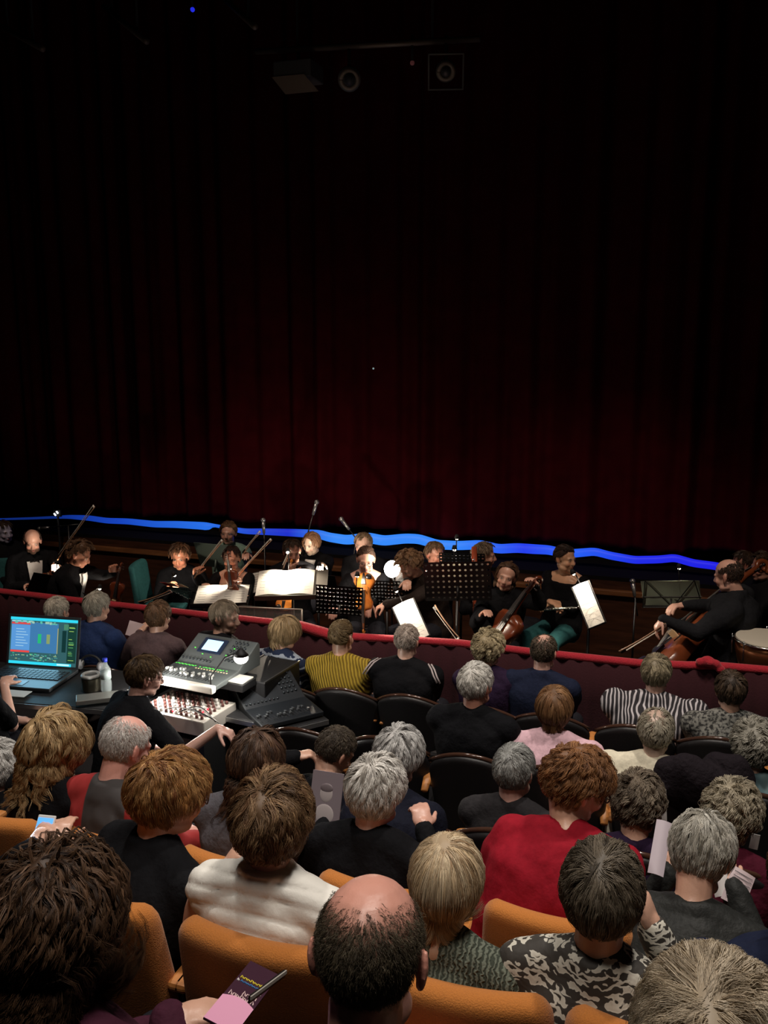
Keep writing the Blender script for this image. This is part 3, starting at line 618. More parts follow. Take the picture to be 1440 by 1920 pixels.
B3 = person('person with smooth blonde bob and grey knitted top, right of the bald head', Hd(838, 1640, 1.95), 0, pitch=8, s=.95, bw=.95, floor=FL['B'], top=ramp_mat('grey green cable knit', 'wave', [(.3, (.05, .06, .045)), (.7, (.16, .18, .14))], .95, s=26, dist=5, ds=3, bump=.8), trousers=dark_t, skin=(.66, .42, .30), neckline=.97, topname='sweater',
       hair=hs(((.34, .22, .12), (.62, .47, .29), (.80, .68, .48)), "bob", 2, n=9000, len=.19, vol=.15, clump=.12, crown=(0, -.15, 1), jit=.008, mess=.03, r=.0007, low=-.8, grav=.26, front=.3, neckr=.045), detail=.006)
flo = ramp_mat('black and cream floral brocade', 'voronoi', [(.30, (.035, .030, .025)), (.34, (.50, .47, .40)), (.64, (.62, .60, .52)), (.68, (.05, .045, .04)), (.80, (.045, .04, .035))], .6, s=26, dist=.03, petal=20, bump=.2)
B4 = person('woman with short dark grey brown hair in black and cream floral blouse', Hd(1130, 1662, 1.95), 4, 0, pitch=2, s=1.0, bw=1.02, floor=FL['B'], top=flo, trousers=dark_t, topname='blouse',
       hair=hs(((.050, .038, .026), (.15, .12, .085), (.22, .18, .13)), 'short', 2, len=.075, vol=.17, clump=.35, low=-.7, jit=.08, front=.25), detail=.006, rh=at(1225, 1745, 2.12), rhd=(-.4, .1, 1), curl=1.0)
B5 = person('person in dark navy jacket cut off by the right picture edge, beside the open pages', Hd(1528, 1650, 1.95), -10, floor=FL['B'], top=cloth('dark navy jacket', (.010, .014, .035)), trousers=dark_t, hair=hs(BROWN, 'short', 3), bw=1.25)
B0 = person('person in black sleeves looking at a lit phone, cut off by the left picture edge', Hd(-75, 1480, 2.1), 10, pitch=25, floor=FL['B'], top=blk, trousers=dark_t, hair=hs(BROWN, 'short', 3), lh=at(62, 1592, 2.32), rh=at(108, 1590, 2.36), lhd=(.1, .6, .5), rhd=(-.2, .5, .5), curl=.9)
# row C
C1 = person('woman with long wavy golden blonde hair looking right, left picture side', Hd(105, 1385, 2.78), 10, 38, pitch=5, floor=FL['C'], top=blk, trousers=dark_t, skin=(.68, .32, .24),
       hair=hs(((.22, .12, .045), (.46, .30, .14), (.66, .48, .26)), 'long', 3, len=.36, vol=.38, curl=.010, wl=.14, clump=.45, front=.45, neckr=.10), detail=.0065)
gr = ramp_mat('grey coat with red shoulder', 'wave', [(.55, (.05, .045, .045)), (.60, (.35, .03, .03)), (.90, (.35, .03, .03))], .8, s=.9, dist=1)
C2 = person('man with pink bald crown ringed by white hair, grey coat with red yoke', Hd(236, 1392, 2.78), 15, 20, pitch=24, floor=FL['C'], top=gr, trousers=dark_t, skin=(.75, .38, .31),
       hair=hs(((.50, .46, .42), (.76, .73, .70)), 'crop', 3, len=.026, vol=.06, bald=30, thin=40, baldc=(0, .20, 1), low=-.78, scalp=(.55, .46, .42), nocap=True, r=.0008, jit=.1), detail=.006)
C3 = person('woman with long straight dark brown hair and grey sweater, beside the reaching arm', Hd(482, 1420, 2.76), 2, pitch=14, floor=FL['C'], s=.98, top=cloth('soft grey sweater', (.115, .11, .125)), topname='sweater', trousers=dark_t,
       hair=hs(((.020, .010, .007), (.055, .026, .016), (.13, .07, .04)), 'long', 3, len=.34, curl=.003, vol=.20, clump=.45, crown=(0, .05, 1), jit=.04), detail=.0065)
C4 = person('person with full white curly hair in black, holding a booklet, centre', Hd(706, 1475, 2.78), 5, 12, pitch=12, floor=FL['C'], bw=1.05, top=blk, trousers=dark_t, skin=(.62, .34, .26),
       hair=hs(((.40, .37, .33), (.66, .63, .59), (.82, .80, .76)), 'wavy', 3, vol=.27, len=.07, front=.3, low=-.7), detail=.0065, lh=at(612, 1538, 2.98), rh=at(795, 1555, 3.02), lhd=(-.1, .3, .9), curl=.9)
C5 = person('woman in bright red jacket with auburn hair and glasses, leaning right', Hd(1083, 1462, 2.86), 12, 55, pitch=24, floor=FL['C'], bw=1.12, slean=.13, lean=.10, top=cloth('bright red wool', (.27, .008, .019), bump=.25), trousers=dark_t, glasses=(.12, .03, .03), skin=(.74, .42, .30), collar=False,
       hair=hs(((.085, .032, .012), (.24, .105, .038), (.36, .17, .07)), 'wavy', 3, vol=.30, len=.07, front=.25, low=-.5, curl=.006, wl=.05), detail=.006)
C6 = person('person with grey hair and dark anorak bent over open pages, right', Hd(1315, 1592, 2.74), 8, 15, pitch=38, floor=FL['C'], bw=1.05, top=cloth('dark grey anorak', (.022, .023, .022), rough=.5), trousers=dark_t,
       hair=hs(((.20, .18, .14), (.45, .42, .36), (.62, .60, .54)), 'short', 3, len=.08, vol=.22, crown=(0, -.1, 1), front=.35), detail=.0065, lean=.12, lh=at(1250, 1640, 2.95), rh=at(1375, 1665, 2.95))
# row D
D0 = person('person with white hair half cut off by the left picture edge above the orange seat', Hd(-4, 1432, 3.2), 0, floor=FL['D'], top=blk, trousers=dark_t, hair=hs(WHITE, 'wavy', 4))
D1 = person('man with short dark hair and pale collar bending right, centre left', Hd(628, 1402, 3.8), 5, 30, pitch=30, roll=8, floor=FL['D'], top=blk, trousers=dark_t, collar=True, hair=hs(((.035, .025, .018), (.11, .085, .06)), 'crop', 4, len=.03), lh=at(553, 1420, 3.7), lean=.08, curl=1.1)
D2 = person('woman with thick silver grey hair and navy cardigan, behind the white curly head', Hd(748, 1412, 3.5), 10, 15, pitch=22, floor=FL['D'], bw=1.1, top=cloth('blue black knit', (.008, .009, .018)), topname='cardigan', trousers=dark_t, hair=hs(((.34, .33, .32), (.64, .63, .61)), 'wavy', 4, vol=.30, low=-.7, len=.09, curl=.003), lean=.08)
D3 = person('man with neat short grey hair and dark suit, left of the red jacket', Hd(965, 1438, 3.62), 5, 12, pitch=6, floor=FL['D'], s=.98, top=cloth('charcoal suit', (.025, .023, .025)), trousers=dark_t, collar=False, skin=(.7, .40, .33), hair=hs(((.16, .16, .15), (.42, .42, .40)), 'short', 4, vol=.12, len=.045, low=-.7))
D4 = person('person with tight brown grey curls and dark purple top reading a white sheet', Hd(1196, 1502, 3.52), 2, 5, pitch=25, floor=FL['D'], top=cloth('dark purple top', (.020, .010, .030)), trousers=dark_t, hair=hs(((.07, .048, .032), (.25, .20, .145)), 'curly', 4, vol=.30))
D5 = person('person with loose grey blonde curls and maroon jacket, right picture side', Hd(1372, 1522, 3.52), 5, 25, pitch=25, floor=FL['D'], top=cloth('maroon jacket', (.075, .008, .020)), trousers=dark_t, hair=hs(((.22, .18, .12), (.50, .44, .33)), 'curly', 4, vol=.36))
# row E
E1 = person('sound operator in black short sleeved shirt reaching out with his right arm', Hd(272, 1262, 4.45), 30, 42, pitch=16, floor=.18, s=1.03, bw=1.1, top=blk, sleeve='short', topname='shirt', trousers=cloth('blue jeans', (.02, .035, .12)), skin=(.72, .42, .34), glasses=True,
       hair=hs(((.035, .018, .010), (.15, .09, .04)), 'short', 4, vol=.16, low=-.7), lean=.12, rh=at(408, 1366, 4.30), rhd=(.9, .1, -.25), curl=.9, detail=.006)
E0 = person('second operator at the left edge, bare forearm bent over the laptop', Hd(-42, 1230, 4.0), 10, pitch=20, floor=.18, top=blk, topname='shirt', sleeve='short', trousers=dark_t, hair=hs(DKBR, 'short', 4), rh=at(8, 1285, 4.15), rhd=(-.3, .6, .2), skin=(.72, .42, .32), curl=.6)
E2 = person('white haired man with black jacket turned slightly right, in front of the navy suit', Hd(893, 1277, 4.60), 5, 20, pitch=5, floor=FL['E'], bw=1.14, top=blk, trousers=dark_t, hair=hs(((.52, .49, .44), (.85, .82, .76)), 'short', 5, vol=.14, low=-.65), skin=(.6, .28, .2))
E3 = person('woman with copper brown bob and pale pink jacket, seen from behind', Hd(1040, 1322, 4.60), 0, pitch=5, floor=FL['E'], bw=1.2, top=cloth('pale pink jacket', (.78, .50, .56), bump=.3), trousers=dark_t, hair=hs(((.09, .038, .016), (.22, .105, .045), (.34, .18, .08)), 'bob', 5, len=.13, vol=.24, jit=.03, mess=.06, low=-.75, neckr=.05))
E4 = person('person with thin wispy grey hair and cream knitted top, centre right', Hd(1230, 1366, 4.55), 3, pitch=8, floor=FL['E'], s=.98, bw=1.32, top=cloth('cream knit', (.80, .73, .56), bump=.3), topname='sweater', trousers=dark_t, skin=(.6, .42, .33), hair=hs(((.24, .20, .14), (.52, .47, .37)), 'wavy', 5, len=.09, vol=.14, bald=8, thin=45, baldc=(0, -.3, 1), nocap=True, low=-.85))
tl = ramp_mat('teal marbled shirt', 'noise', [(.35, (.02, .03, .04)), (.55, (.12, .20, .22)), (.7, (.25, .34, .34))], .8, s=7, det=1)
E5 = person('person with bushy grey hair and teal marbled shirt near the right edge', Hd(1412, 1392, 4.55), -5, pitch=8, floor=FL['E'], bw=1.1, top=tl, topname='shirt', trousers=dark_t, hair=hs(((.22, .20, .16), (.46, .43, .36)), 'curly', 5, vol=.30))
# row F, along the rail
F1 = person('person with thin pale grey hair at the rail, above the laptop', Hd(107, 1142, 5.75), 0, floor=0, top=blk, trousers=dark_t, hair=hs(((.30, .27, .22), (.52, .48, .40)), 'short', 6, vol=.10))
F2 = person('man with short grey hair and blue sweater at the rail', Hd(182, 1134, 5.75), 10, floor=0, bw=1.22, top=cloth('blue sweater', (.014, .028, .085)), topname='sweater', trousers=dark_t, hair=hs(((.20, .18, .14), (.44, .41, .34)), 'short', 6, vol=.16))
F3 = person('person with short brown hair and mauve brown jacket at the rail', Hd(297, 1152, 5.75), 0, floor=0, top=cloth('mauve brown jacket', (.085, .055, .058)), trousers=dark_t, hair=hs(((.06, .030, .014), (.16, .085, .042)), 'short', 6), bw=1.05, lh=at(262, 1188, 5.9))
F4 = person('man with grey brown hair turned in profile to the right, above the mixing console', Hd(422, 1153, 5.75), 30, 88, pitch=6, floor=0, s=1.05, top=blk, trousers=dark_t, skin=(.50, .30, .22), hair=hs(((.12, .09, .06), (.30, .24, .17)), 'short', 6, vol=.12), bw=1.1)
nd = ramp_mat('navy sweater with white zigzags', 'wave', [(.0, (.012, .02, .05)), (.80, (.012, .02, .05)), (.86, (.30, .34, .40)), (1, (.30, .34, .40))], .9, s=5, dirn='Z', dist=3.0, ds=4, det=2)
F5 = person('woman with layered blonde bob and navy patterned sweater at the rail', Hd(535, 1182, 5.75), 12, 35, pitch=14, floor=0, top=nd, topname='sweater', trousers=dark_t, hair=hs(((.26, .17, .08), (.50, .36, .20)), 'bob', 6, len=.16, vol=.30, jit=.04, low=-.7, neckr=.06))
mu = ramp_mat('mustard ribbed knit', 'wave', [(.0, (.16, .10, .012)), (.45, (.46, .31, .035)), (1, (.50, .34, .04))], .9, s=16, dirn='X', bump=1.0, bd=.012, dist=.6, rot=(0, .35, 0))  # shade of the rib grooves is painted into the colour besides the bump
F6 = person('woman with pinned up dark blond hair and mustard ribbed cardigan', Hd(641, 1190, 5.75), -5, 8, pitch=8, floor=0, bw=1.15, top=mu, topname='cardigan', trousers=dark_t, neckline=.99, hair=hs(((.10, .065, .03), (.27, .19, .10)), 'short', 6, vol=.12, len=.06, sweep=(0, -.4, 1), crown=(0, .5, .8)))
F7 = person('man with cropped grey hair and black jacket with light shoulder piping', Hd(763, 1198, 5.75), 0, floor=0, bw=1.2, top=blk, trousers=dark_t, skin=(.68, .42, .32), hair=hs(((.30, .24, .20), (.55, .48, .42)), 'crop', 6, scalp=(.45, .36, .30), cap=.01))
for q in (-1, 1):                                        # pale piping over both shoulders of the black jacket
    S_, f_, r_, O_ = F7['S'][q], F7['fwd'], F7['right'], F7['O']; up3 = np.array([0, 0, 1.])
    for k in (0, .022): MB().tube([S_ + up3 * .082 + r_ * q * (-.03 + k), S_ + up3 * .066 - f_ * .048 + r_ * q * (.005 + k), S_ + up3 * .030 - f_ * .078 + r_ * q * (.03 + k), S_ - up3 * .015 - f_ * .082 + r_ * q * (.055 + k)] - O_, .006, 8).build('shoulder_piping', mat('pale mauve piping', (.42, .36, .36), .6), F7['root'], smooth=True)
F8 = person('person with short blonde curls and dark purple top at the rail', Hd(916, 1212, 5.75), 0, 10, floor=0, top=_m['dark purple top'], trousers=dark_t, hair=hs(((.22, .17, .09), (.52, .44, .28)), 'curly', 6, vol=.34))
F9 = person('balding man with short dark hair, pale collar and navy suit at the rail', Hd(1020, 1218, 5.75), 5, 8, floor=0, bw=1.15, top=navy, trousers=dark_t, skin=(.66, .38, .30), collar=True, hair=hs(((.04, .03, .02), (.12, .09, .06)), 'crop', 6, bald=12, thin=40, baldc=(0, -.15, 1), scalp=(.16, .10, .075), nocap=True, low=-.75))
st = ramp_mat('black top with white wavy stripes', 'wave', [(.0, (.02, .018, .022)), (.62, (.02, .018, .022)), (.72, (.42, .40, .43)), (1, (.50, .48, .50))], .8, s=12, dirn='X', dist=9, ds=.8, det=1, scale=(1, 1, .30))
F10 = person('person with short grey blond hair and black top with white wavy stripes', Hd(1231, 1258, 5.75), 0, 10, floor=0, s=1.02, bw=1.42, top=st, topname='blouse', trousers=dark_t, skin=(.6, .36, .28), hair=hs(((.16, .13, .08), (.38, .33, .22)), 'short', 6, vol=.16))
sp_ = ramp_mat('grey speckled knit', 'noise', [(.40, (.02, .02, .02)), (.60, (.20, .20, .18))], .9, s=60, det=2)
F11 = person('person with dark brown hair and grey speckled top, right end of the rail', Hd(1370, 1290, 5.60), -5, floor=0, bw=1.2, top=sp_, topname='sweater', trousers=dark_t, hair=hs(((.025, .016, .010), (.10, .065, .04)), 'short', 6))
# ------------------------------------------------------------------ instruments and stands
VAR = ramp_mat('orange violin varnish', 'noise', [(.3, (.42, .11, .018)), (.7, (.72, .26, .05))], .22, scale=(1, 8, 1), s=6, det=3)
DVAR = mat('dark red varnish', (.16, .035, .012), .25, coat=.4, var=.2, bs=12)
EBO = mat('ebony', (.012, .010, .010), .3)
STRG = mat('steel string', (.6, .6, .58), .3, metal=.8)
CHROME = mat('chrome', (.75, .75, .75), .15, metal=1)
PAPER = mat('white paper', (.82, .80, .76), .7)
def _translucent(m):
    t = m.node_tree; N, L = t.nodes, t.links; b = N['Principled BSDF']; tr = N.new('ShaderNodeBsdfTranslucent'); tr.inputs[0].default_value = (.9, .86, .75, 1); mx = N.new('ShaderNodeMixShader'); mx.inputs[0].default_value = .45
    L.new(b.outputs[0], mx.inputs[1]); L.new(tr.outputs[0], mx.inputs[2]); L.new(mx.outputs[0], N['Material Output'].inputs['Surface'])
_translucent(PAPER)
def frame3(a, b, n):
    a, b, n = (np.array(q, float) for q in (a, b, n)); y = nrm(b - a); n = nrm(n - y * (n @ y)); x = np.cross(y, n); return np.stack([x, y, n], 1), a, np.linalg.norm(b - a)
def violin(name, label, cat, tail, scroll, face, m=None, group=None):
    """tail button at `tail`, scroll at `scroll`, strings on the `face` side"""
    m = m or VAR; Rm, o, Ln = frame3(tail, scroll, face); k = Ln / .59; T = lambda p: (Rm @ (np.array(p) * k))
    r = empty(name, o, label, cat, group)
    prof = [(0, .02), (.012, .065), (.05, .100), (.09, .103), (.13, .080), (.165, .058), (.20, .054), (.235, .062), (.27, .080), (.305, .083), (.335, .070), (.352, .035), (.356, .012)]
    ys = np.linspace(0, .356, 34); hw = np.interp(ys, [p[0] for p in prof], [p[1] for p in prof]); rings = []
    for y, w_ in zip(ys, hw):                             # cross sections: arched front and back on straight ribs
        t = [(w_ * math.cos(a), .018 + .016 * math.sin(a) ** 1 * min(1, w_ / .06)) for a in np.linspace(0, PI, 9)] + [(w_ * .985 * math.cos(a), -.018 + .014 * math.sin(a) * min(1, w_ / .06)) for a in np.linspace(PI, 2 * PI, 9)]
        rings.append([T((x, y, z)) for x, z in t])
    b = MB(); b.loft(rings); b.build('soundbox', m, r, smooth=True)
    b = MB(); b.add([T(p) for p in ((-.017, .19, .046), (.017, .19, .046), (.012, .475, .036), (-.012, .475, .036), (-.015, .19, .039), (.015, .19, .039), (.011, .475, .028), (-.011, .475, .028))], [(0, 1, 2, 3), (7, 6, 5, 4), (0, 4, 5, 1), (1, 5, 6, 2), (2, 6, 7, 3), (3, 7, 4, 0)]); b.build('fingerboard', EBO, r)
    b = MB(); b.tube([T((0, .34, .018)), T((0, .38, .022)), T((0, .48, .022)), T((0, .54, .012))], [.020 * k, .012 * k, .010 * k, .010 * k], 10); nk_ = b.build('neck', m, r, smooth=True)
    b = MB(); b.tube([T((0, .545 + .022 * (1 - q / 9) * math.cos(q), .012 - .018 + .022 * (1 - q / 9) * math.sin(q) + .012)) for q in np.linspace(-1.6, 6.5, 22)], np.linspace(.010, .006, 22) * k, 8); b.build('scroll', m, nk_, smooth=True)
    b = MB(); b.add([T(p) for p in ((-.008, .006, .042), (.008, .006, .042), (.021, .11, .046), (-.021, .11, .046), (-.008, .006, .030), (.008, .006, .030), (.021, .11, .038), (-.021, .11, .038))], [(0, 1, 2, 3), (7, 6, 5, 4), (0, 4, 5, 1), (1, 5, 6, 2), (2, 6, 7, 3), (3, 7, 4, 0)]); b.build('tailpiece', EBO, r)
    b = MB(); b.box((0, 0, 0), (.042 * k, .004 * k, .030 * k), R=Rm); b.v[-1] += T((0, .165, .044)); b.build('bridge', mat('maple bridge', (.7, .5, .28), .5), r)
    b = MB(); b.sph(T((-.05, .04, .044)), np.array((.032, .028, .009)) * k, R=Rm); b.build('chin_rest', EBO, r, smooth=True)
    b = MB()
    for q in (-1, 1): b.tube([T((q * .040 + q * .008 * math.sin(t_ * 6.28), .135 + .07 * t_, .0345 + .001)) for t_ in np.linspace(0, 1, 9)], .0022 * k, 6)
    b.build_each('sound_hole', EBO, r)
    for q in range(4): b = MB(); x = (q - 1.5); b.tube([T((x * .007, .10, .047)), T((x * .010, .165, .060)), T((x * .0045, .475, .040)), T((x * .003, .53, .028))], .0007 * k, 5); b.build('string', STRG, r)
    for q in range(4): b = MB(); sd = 1 if q % 2 else -1; y = .50 + .012 * q; b.cyl(T((0, y, .014)), T((sd * .03, y, .014)), .0028 * k, .0035 * k, 8); b.sph(T((sd * .034, y, .014)), .006 * k, 8, 6); b.build('peg', EBO, nk_, smooth=True)
    return r
def bow(label, a, b_, up=(0, 0, 1), group='bows of the string players'):
    a, b_ = np.array(a, float), np.array(b_, float); Rm, o, Ln = frame3(a, b_, up); T = lambda p: Rm @ (np.array(p, float))
    r = empty('bow', o, label, 'bow', group)
    t = np.linspace(0, 1, 14); b = MB(); b.tube([T((0, Ln * q, .012 + .012 * (2 * q - 1) ** 2)) for q in t], np.linspace(.0065, .0045, 14), 8); b.build('stick', mat('bow wood', (.30, .17, .10), .35), r, smooth=True)
    b = MB(); b.box(T((0, Ln * .52, -.006)), (.010, Ln * .90, .0022), R=Rm); b.build('bow_hair', mat('bow hair', (.62, .56, .48), .6), r)
    b = MB(); b.box(T((0, Ln * .07, .004)), (.012, .045, .022), R=Rm); b.build('frog', EBO, r, bevel=.002)
    b = MB(); b.box(T((0, Ln * .985, .006)), (.009, .016, .028), R=Rm); b.build('tip', mat('bone tip', (.8, .78, .7), .4), r, bevel=.002)
    return r
def sheet(name, label, c, w_, h, R, cat='paper', group=None, curve=.0, m=PAPER, T=.0016, split=False, lines=True):
    """sheet of paper: R columns right, up on the page, outward normal"""
    r = empty(name, c, label, cat, group); n = 14; V = []
    for s_ in (0, 1):
        for j in range(2):
            for i in range(n):
                u = i / (n - 1) - .5; z = curve * (math.cos(u * PI * (2 if split else 1)) if not split else abs(math.sin(u * 2 * PI))) ; V.append(R @ np.array((u * w_, (j - .5) * h, z - s_ * T)))
    F = [(i, i + 1, i + 1 + n, i + n) for i in range(n - 1)] + [(2 * n + i, 3 * n + i, 3 * n + i + 1, 2 * n + i + 1) for i in range(n - 1)] + [(i, 2 * n + i, 2 * n + i + 1, i + 1) for i in range(n - 1)] + [(n + i, n + i + 1, 3 * n + i + 1, 3 * n + i) for i in range(n - 1)] + [(0, n, 3 * n, 2 * n), (n - 1, 3 * n - 1, 4 * n - 1, 2 * n - 1)]
    MB().add(V, F).build('page', m, r)
    if lines:
        b = MB()
        for k in range(7):
            y = (.38 - .12 * k) * h
            for q in (-1, 1) if split or w_ > .35 else (0,):
                wd = w_ * (.38 if q else .8); zc = curve * (1 if not split else .7)
                b.box(R @ np.array((q * w_ * .25, y, zc + .0016)), (wd, .0022, .0006), R=R)
        b.build('printed_staves' if cat == 'sheet music' else 'printed_lines', mat('print ink', (.12, .11, .12), .8), r)
    return r
def Rface(az, tilt, roll=0):
    """paper facing azimuth az (clockwise from the stage direction), laid back by tilt degrees"""
    a, t = math.radians(az), math.radians(tilt); h = np.array([math.sin(a), math.cos(a), 0.]); z = np.array([0, 0, 1.])
    n = h * math.cos(t) + z * math.sin(t); u = z * math.cos(t) - h * math.sin(t); x = np.cross(u, n)
    r = math.radians(roll); return np.stack([x * math.cos(r) + u * math.sin(r), u * math.cos(r) - x * math.sin(r), n], 1)
def music_stand(label, c, az, tilt, roll=0, w_=.50, h=.34, holes=True, wire=False, m=None, foot=True):
    c = np.array(c, float); R = Rface(az, tilt, roll); base = np.array([c[0], c[1], 0.]) - R[:, 2] * np.array([1, 1, 0]) * .03; r = empty('music_stand', base, label, 'music stand', 'music stands in the pit'); m = m or mat('black stand metal', (.016, .015, .015), .38, metal=.3)
    L = lambda p: c - base + R @ np.array(p, float); b = MB()
    if holes:
        nx, ny = 12, 7; T = .002; cw, ch = w_ / nx, h / ny; q8 = [(math.cos(k * PI / 4 + PI / 8), math.sin(k * PI / 4 + PI / 8)) for k in range(8)]
        sq = [(.5, .207), (.207, .5), (-.207, .5), (-.5, .207), (-.5, -.207), (-.207, -.5), (.207, -.5), (.5, -.207)]
        cor = [(.5, .5), (-.5, .5), (-.5, -.5), (.5, -.5)]
        for i in range(nx):
            for j in range(ny):
                cx, cy = (i + .5) * cw - w_ / 2, (j + .5) * ch - h / 2; V = []
                for z in (-T, T):
                    V += [L((cx + x * .0105, cy + y * .0105, z)) for x, y in q8] + [L((cx + x * cw, cy + y * ch, z)) for x, y in sq] + [L((cx + x * cw, cy + y * ch, z)) for x, y in cor]
                F = []
                for k in range(8):
                    k2 = (k + 1) % 8; F.append((k + 20, k2 + 20, k2 + 28, k + 28)); F.append((k, k + 8, k2 + 8, k2)); F.append((k, k2, k2 + 20, k + 20))
                for k, (a_, b_2) in enumerate(((0, 1), (2, 3), (4, 5), (6, 7))): F.append((8 + a_, 16 + k, 8 + b_2)); F.append((28 + a_, 28 + b_2, 36 + k))
                b.add(V, F)
    elif wire:
        for p, q in (((-w_ / 2, -h / 2), (w_ / 2, -h / 2)), ((-w_ / 2, -h / 2), (-w_ / 2 * .8, h / 2)), ((w_ / 2, -h / 2), (w_ / 2 * .8, h / 2)), ((0, -h / 2), (-w_ / 2 * .8, h / 2)), ((0, -h / 2), (w_ / 2 * .8, h / 2)), ((-w_ / 2, -h * .1), (w_ / 2, -h * .1))): b.cyl(L((*p, 0)), L((*q, 0)), .005, seg=6)
    else: b.box(c - base, (w_, h, .004), R=R)
    b.build('desk', m, r)
    b = MB(); b.box(L((0, -h / 2, .025)), (w_, .004, .05), R=R); b.build('ledge', m, r)
    top = L((0, -.04, -.01)); b = MB(); b.cyl(top, (0, 0, top[2] - .12), .009); b.cyl((0, 0, top[2] - .12), (0, 0, .08), .012); b.build('pole', m, r, smooth=True)
    for k in range(3): b = MB(); a = k * 2 * PI / 3 + .4; b.tube([(0, 0, .30), (.14 * math.cos(a), .14 * math.sin(a), .12), (.26 * math.cos(a), .26 * math.sin(a), .012)], .008, 8); b.build('foot', m, r, smooth=True)
    return dict(R=R, c=c, L=lambda p: c + R @ np.array(p, float))
def stand_lamp(label, st, x=0, up=.10, out=.10, power=2.0, h=.34, aim=None, bulb=False):
    p0 = st['L']((x, h / 2, 0)); p1 = st['L']((x, h / 2 + up, out * .3)); p2 = st['L']((x, h / 2 + up, out)); r = empty('stand_lamp', p0, label, 'lamp', 'clip lamps on the music stands')
    b = MB(); b.tube([p0 - p0, (p1 - p0) * .6, p1 - p0, p2 - p0], .005, 8); b.build('gooseneck', BLACK, r, smooth=True)
    b = MB(); d = nrm(st['L']((x, 0, 0)) - p2); b.tube([p2 - p0 - d * .015, p2 - p0 + d * .02], [.010, .022], 12, cap=False); b.tube([p2 - p0 - d * .018, p2 - p0 + d * .018], [.013, .025], 12); lh_ = b.build('lamp_head', BLACK, r, smooth=True)
    b = MB(); b.sph(p2 - p0 + d * .022, .013, 10, 8); b.build('bulb', mat('lamp glow', (1, .9, .75), em=(1, .90, .74), es=12), lh_, smooth=True)
    lamp('stand_light', 'SPOT', p2 + d * .045, power, (1, .86, .68), st['L']((x * .5, -.02, 0)) if aim is None else aim, .02, 130, .6)
    return r
ADD = {}
# ------------------------------------------------------------------ the orchestra
TEAL = cloth('teal cloth', (.030, .115, .120), bump=.3)
def Ph(x, y, Y): return at(x, y, Y)
def mus(label, x, y, Y, **k):
    h_ = k.get('hair'); 
    if h_ and not h_.get('bald') and 'sweep' not in h_: h_['front'] = min(h_.get('front', .12), -.05); h_['len'] = h_['len'] * .85
    k.setdefault('trousers', dark_t); k.setdefault('top', blk); k.setdefault('floor', 0); k.setdefault('pitch', 5)
    return person(label, at(x, y, Y), **k)
V8 = lambda x, y, Y: at(x, y, Y)
mus('player with blue light tinted into the skin, far left edge of the pit', 8, 998, 7.75, yaw=120, hyaw=110, hair=hs(DKBR, 'short', 8), skin=(.4, .38, .5))  # blue light on this player is put into the skin colour
M1 = mus('bald bearded man in black tailcoat with white shirt front and bow tie', 61, 1016, 7.35, yaw=135, hyaw=140, pitch=16, bw=1.1, skin=(.66, .36, .27), beard=(.06, .035, .02), hair=hs(DKBR, 'crop', 8, bald=62, baldc=(0, .35, 1), nocap=True, n=1200), lh=V8(104, 1060, 7.1), rh=V8(48, 1098, 7.15), topname='tailcoat')
def shirt_front(I, c=(.85, .83, .80), tie=True, w_=.065):
    f, r_, N, P, O = I['fwd'], I['right'], I['N'], I['P'], I['O']; u = nrm(N - P); b = MB(); V = []; n = 9
    ts = np.linspace(.30, .93, n)
    for t in ts:
        ww = w_ * (.45 + .75 * t); d = np.interp(t, [0, .55, .78, .90, 1], [.160, .163, .163, .150, .098]) - .03 * math.sin(PI * t) + .026
        for q in (-1, -.5, 0, .5, 1): V.append(P + u * .5 * t + r_ * ww * q * 1.0 + f * (d - .012 * q * q) - O)
    m_ = len(V); V += [v - f * .03 for v in V]; F = [(i * 5 + j, i * 5 + j + 1, i * 5 + j + 6, i * 5 + j + 5) for i in range(n - 1) for j in range(4)]; F += [tuple(k + m_ for k in q[::-1]) for q in F]
    b.add(V, F); b.build('shirt_front', mat('white shirt', c, .6), I['root'], smooth=True)
    if tie:
        b = MB(); p = P + u * .5 * .93 + f * .150 - O; b.sph(p, (.012, .012, .012))
        for q in (-1, 1): b.tube([p, p + r_ * q * .045], [.007, .022], 8, flat=.5)
        b.build('bow_tie', EBO, I['root'], smooth=True)
shirt_front(M1)
violin('violin', 'violin with bright chin piece in the hand of the bearded man', 'violin', V8(112, 1070, 7.12), V8(50, 1100, 7.05), (.3, -.8, .8), DVAR, 'violins of the players')
bow('pale bow held upright, rising high above the curly haired man', V8(104, 1050, 7.1), V8(176, 947, 7.1), (1, -.2, .3))
M2 = mus('man with curly brown hair in dark tailcoat bending right, holding a violin upright', 150, 1040, 7.0, yaw=75, hyaw=82, pitch=28, bw=1.1, floor=0, skin=(.62, .27, .17), hair=hs(((.07, .035, .018), (.22, .12, .065)), 'curly', 7, vol=.42, n=1600, front=.3), lh=V8(228, 1078, 6.95), rh=V8(195, 1128, 6.9), lean=.10, lhd=(.1, -.1, 1), curl=1.2, topname='tailcoat')
shirt_front(M2, tie=False, w_=.05)
violin('violin', 'red brown violin held upright by its neck before the curly haired man', 'violin', V8(213, 1150, 6.9), V8(229, 1052, 6.9), (.2, -1, .2), DVAR, 'violins of the players')
M3 = mus('young man with tousled brown hair in black shirt looking down at his stand', 337, 1044, 7.35, yaw=155, hyaw=160, pitch=14, skin=(.66, .28, .17), hair=hs(((.05, .025, .012), (.17, .085, .045)), 'wavy', 7, n=1500, vol=.30, front=.45), rh=V8(318, 1100, 7.1), lh=V8(367, 1080, 7.1), lhd=(.2, -.1, 1), curl=1.1, topname='shirt', lean=.08)
bow('bow rising from the raised hand of the young man in black shirt', V8(362, 1082, 7.05), V8(416, 1012, 7.2), (1, -.2, .3))
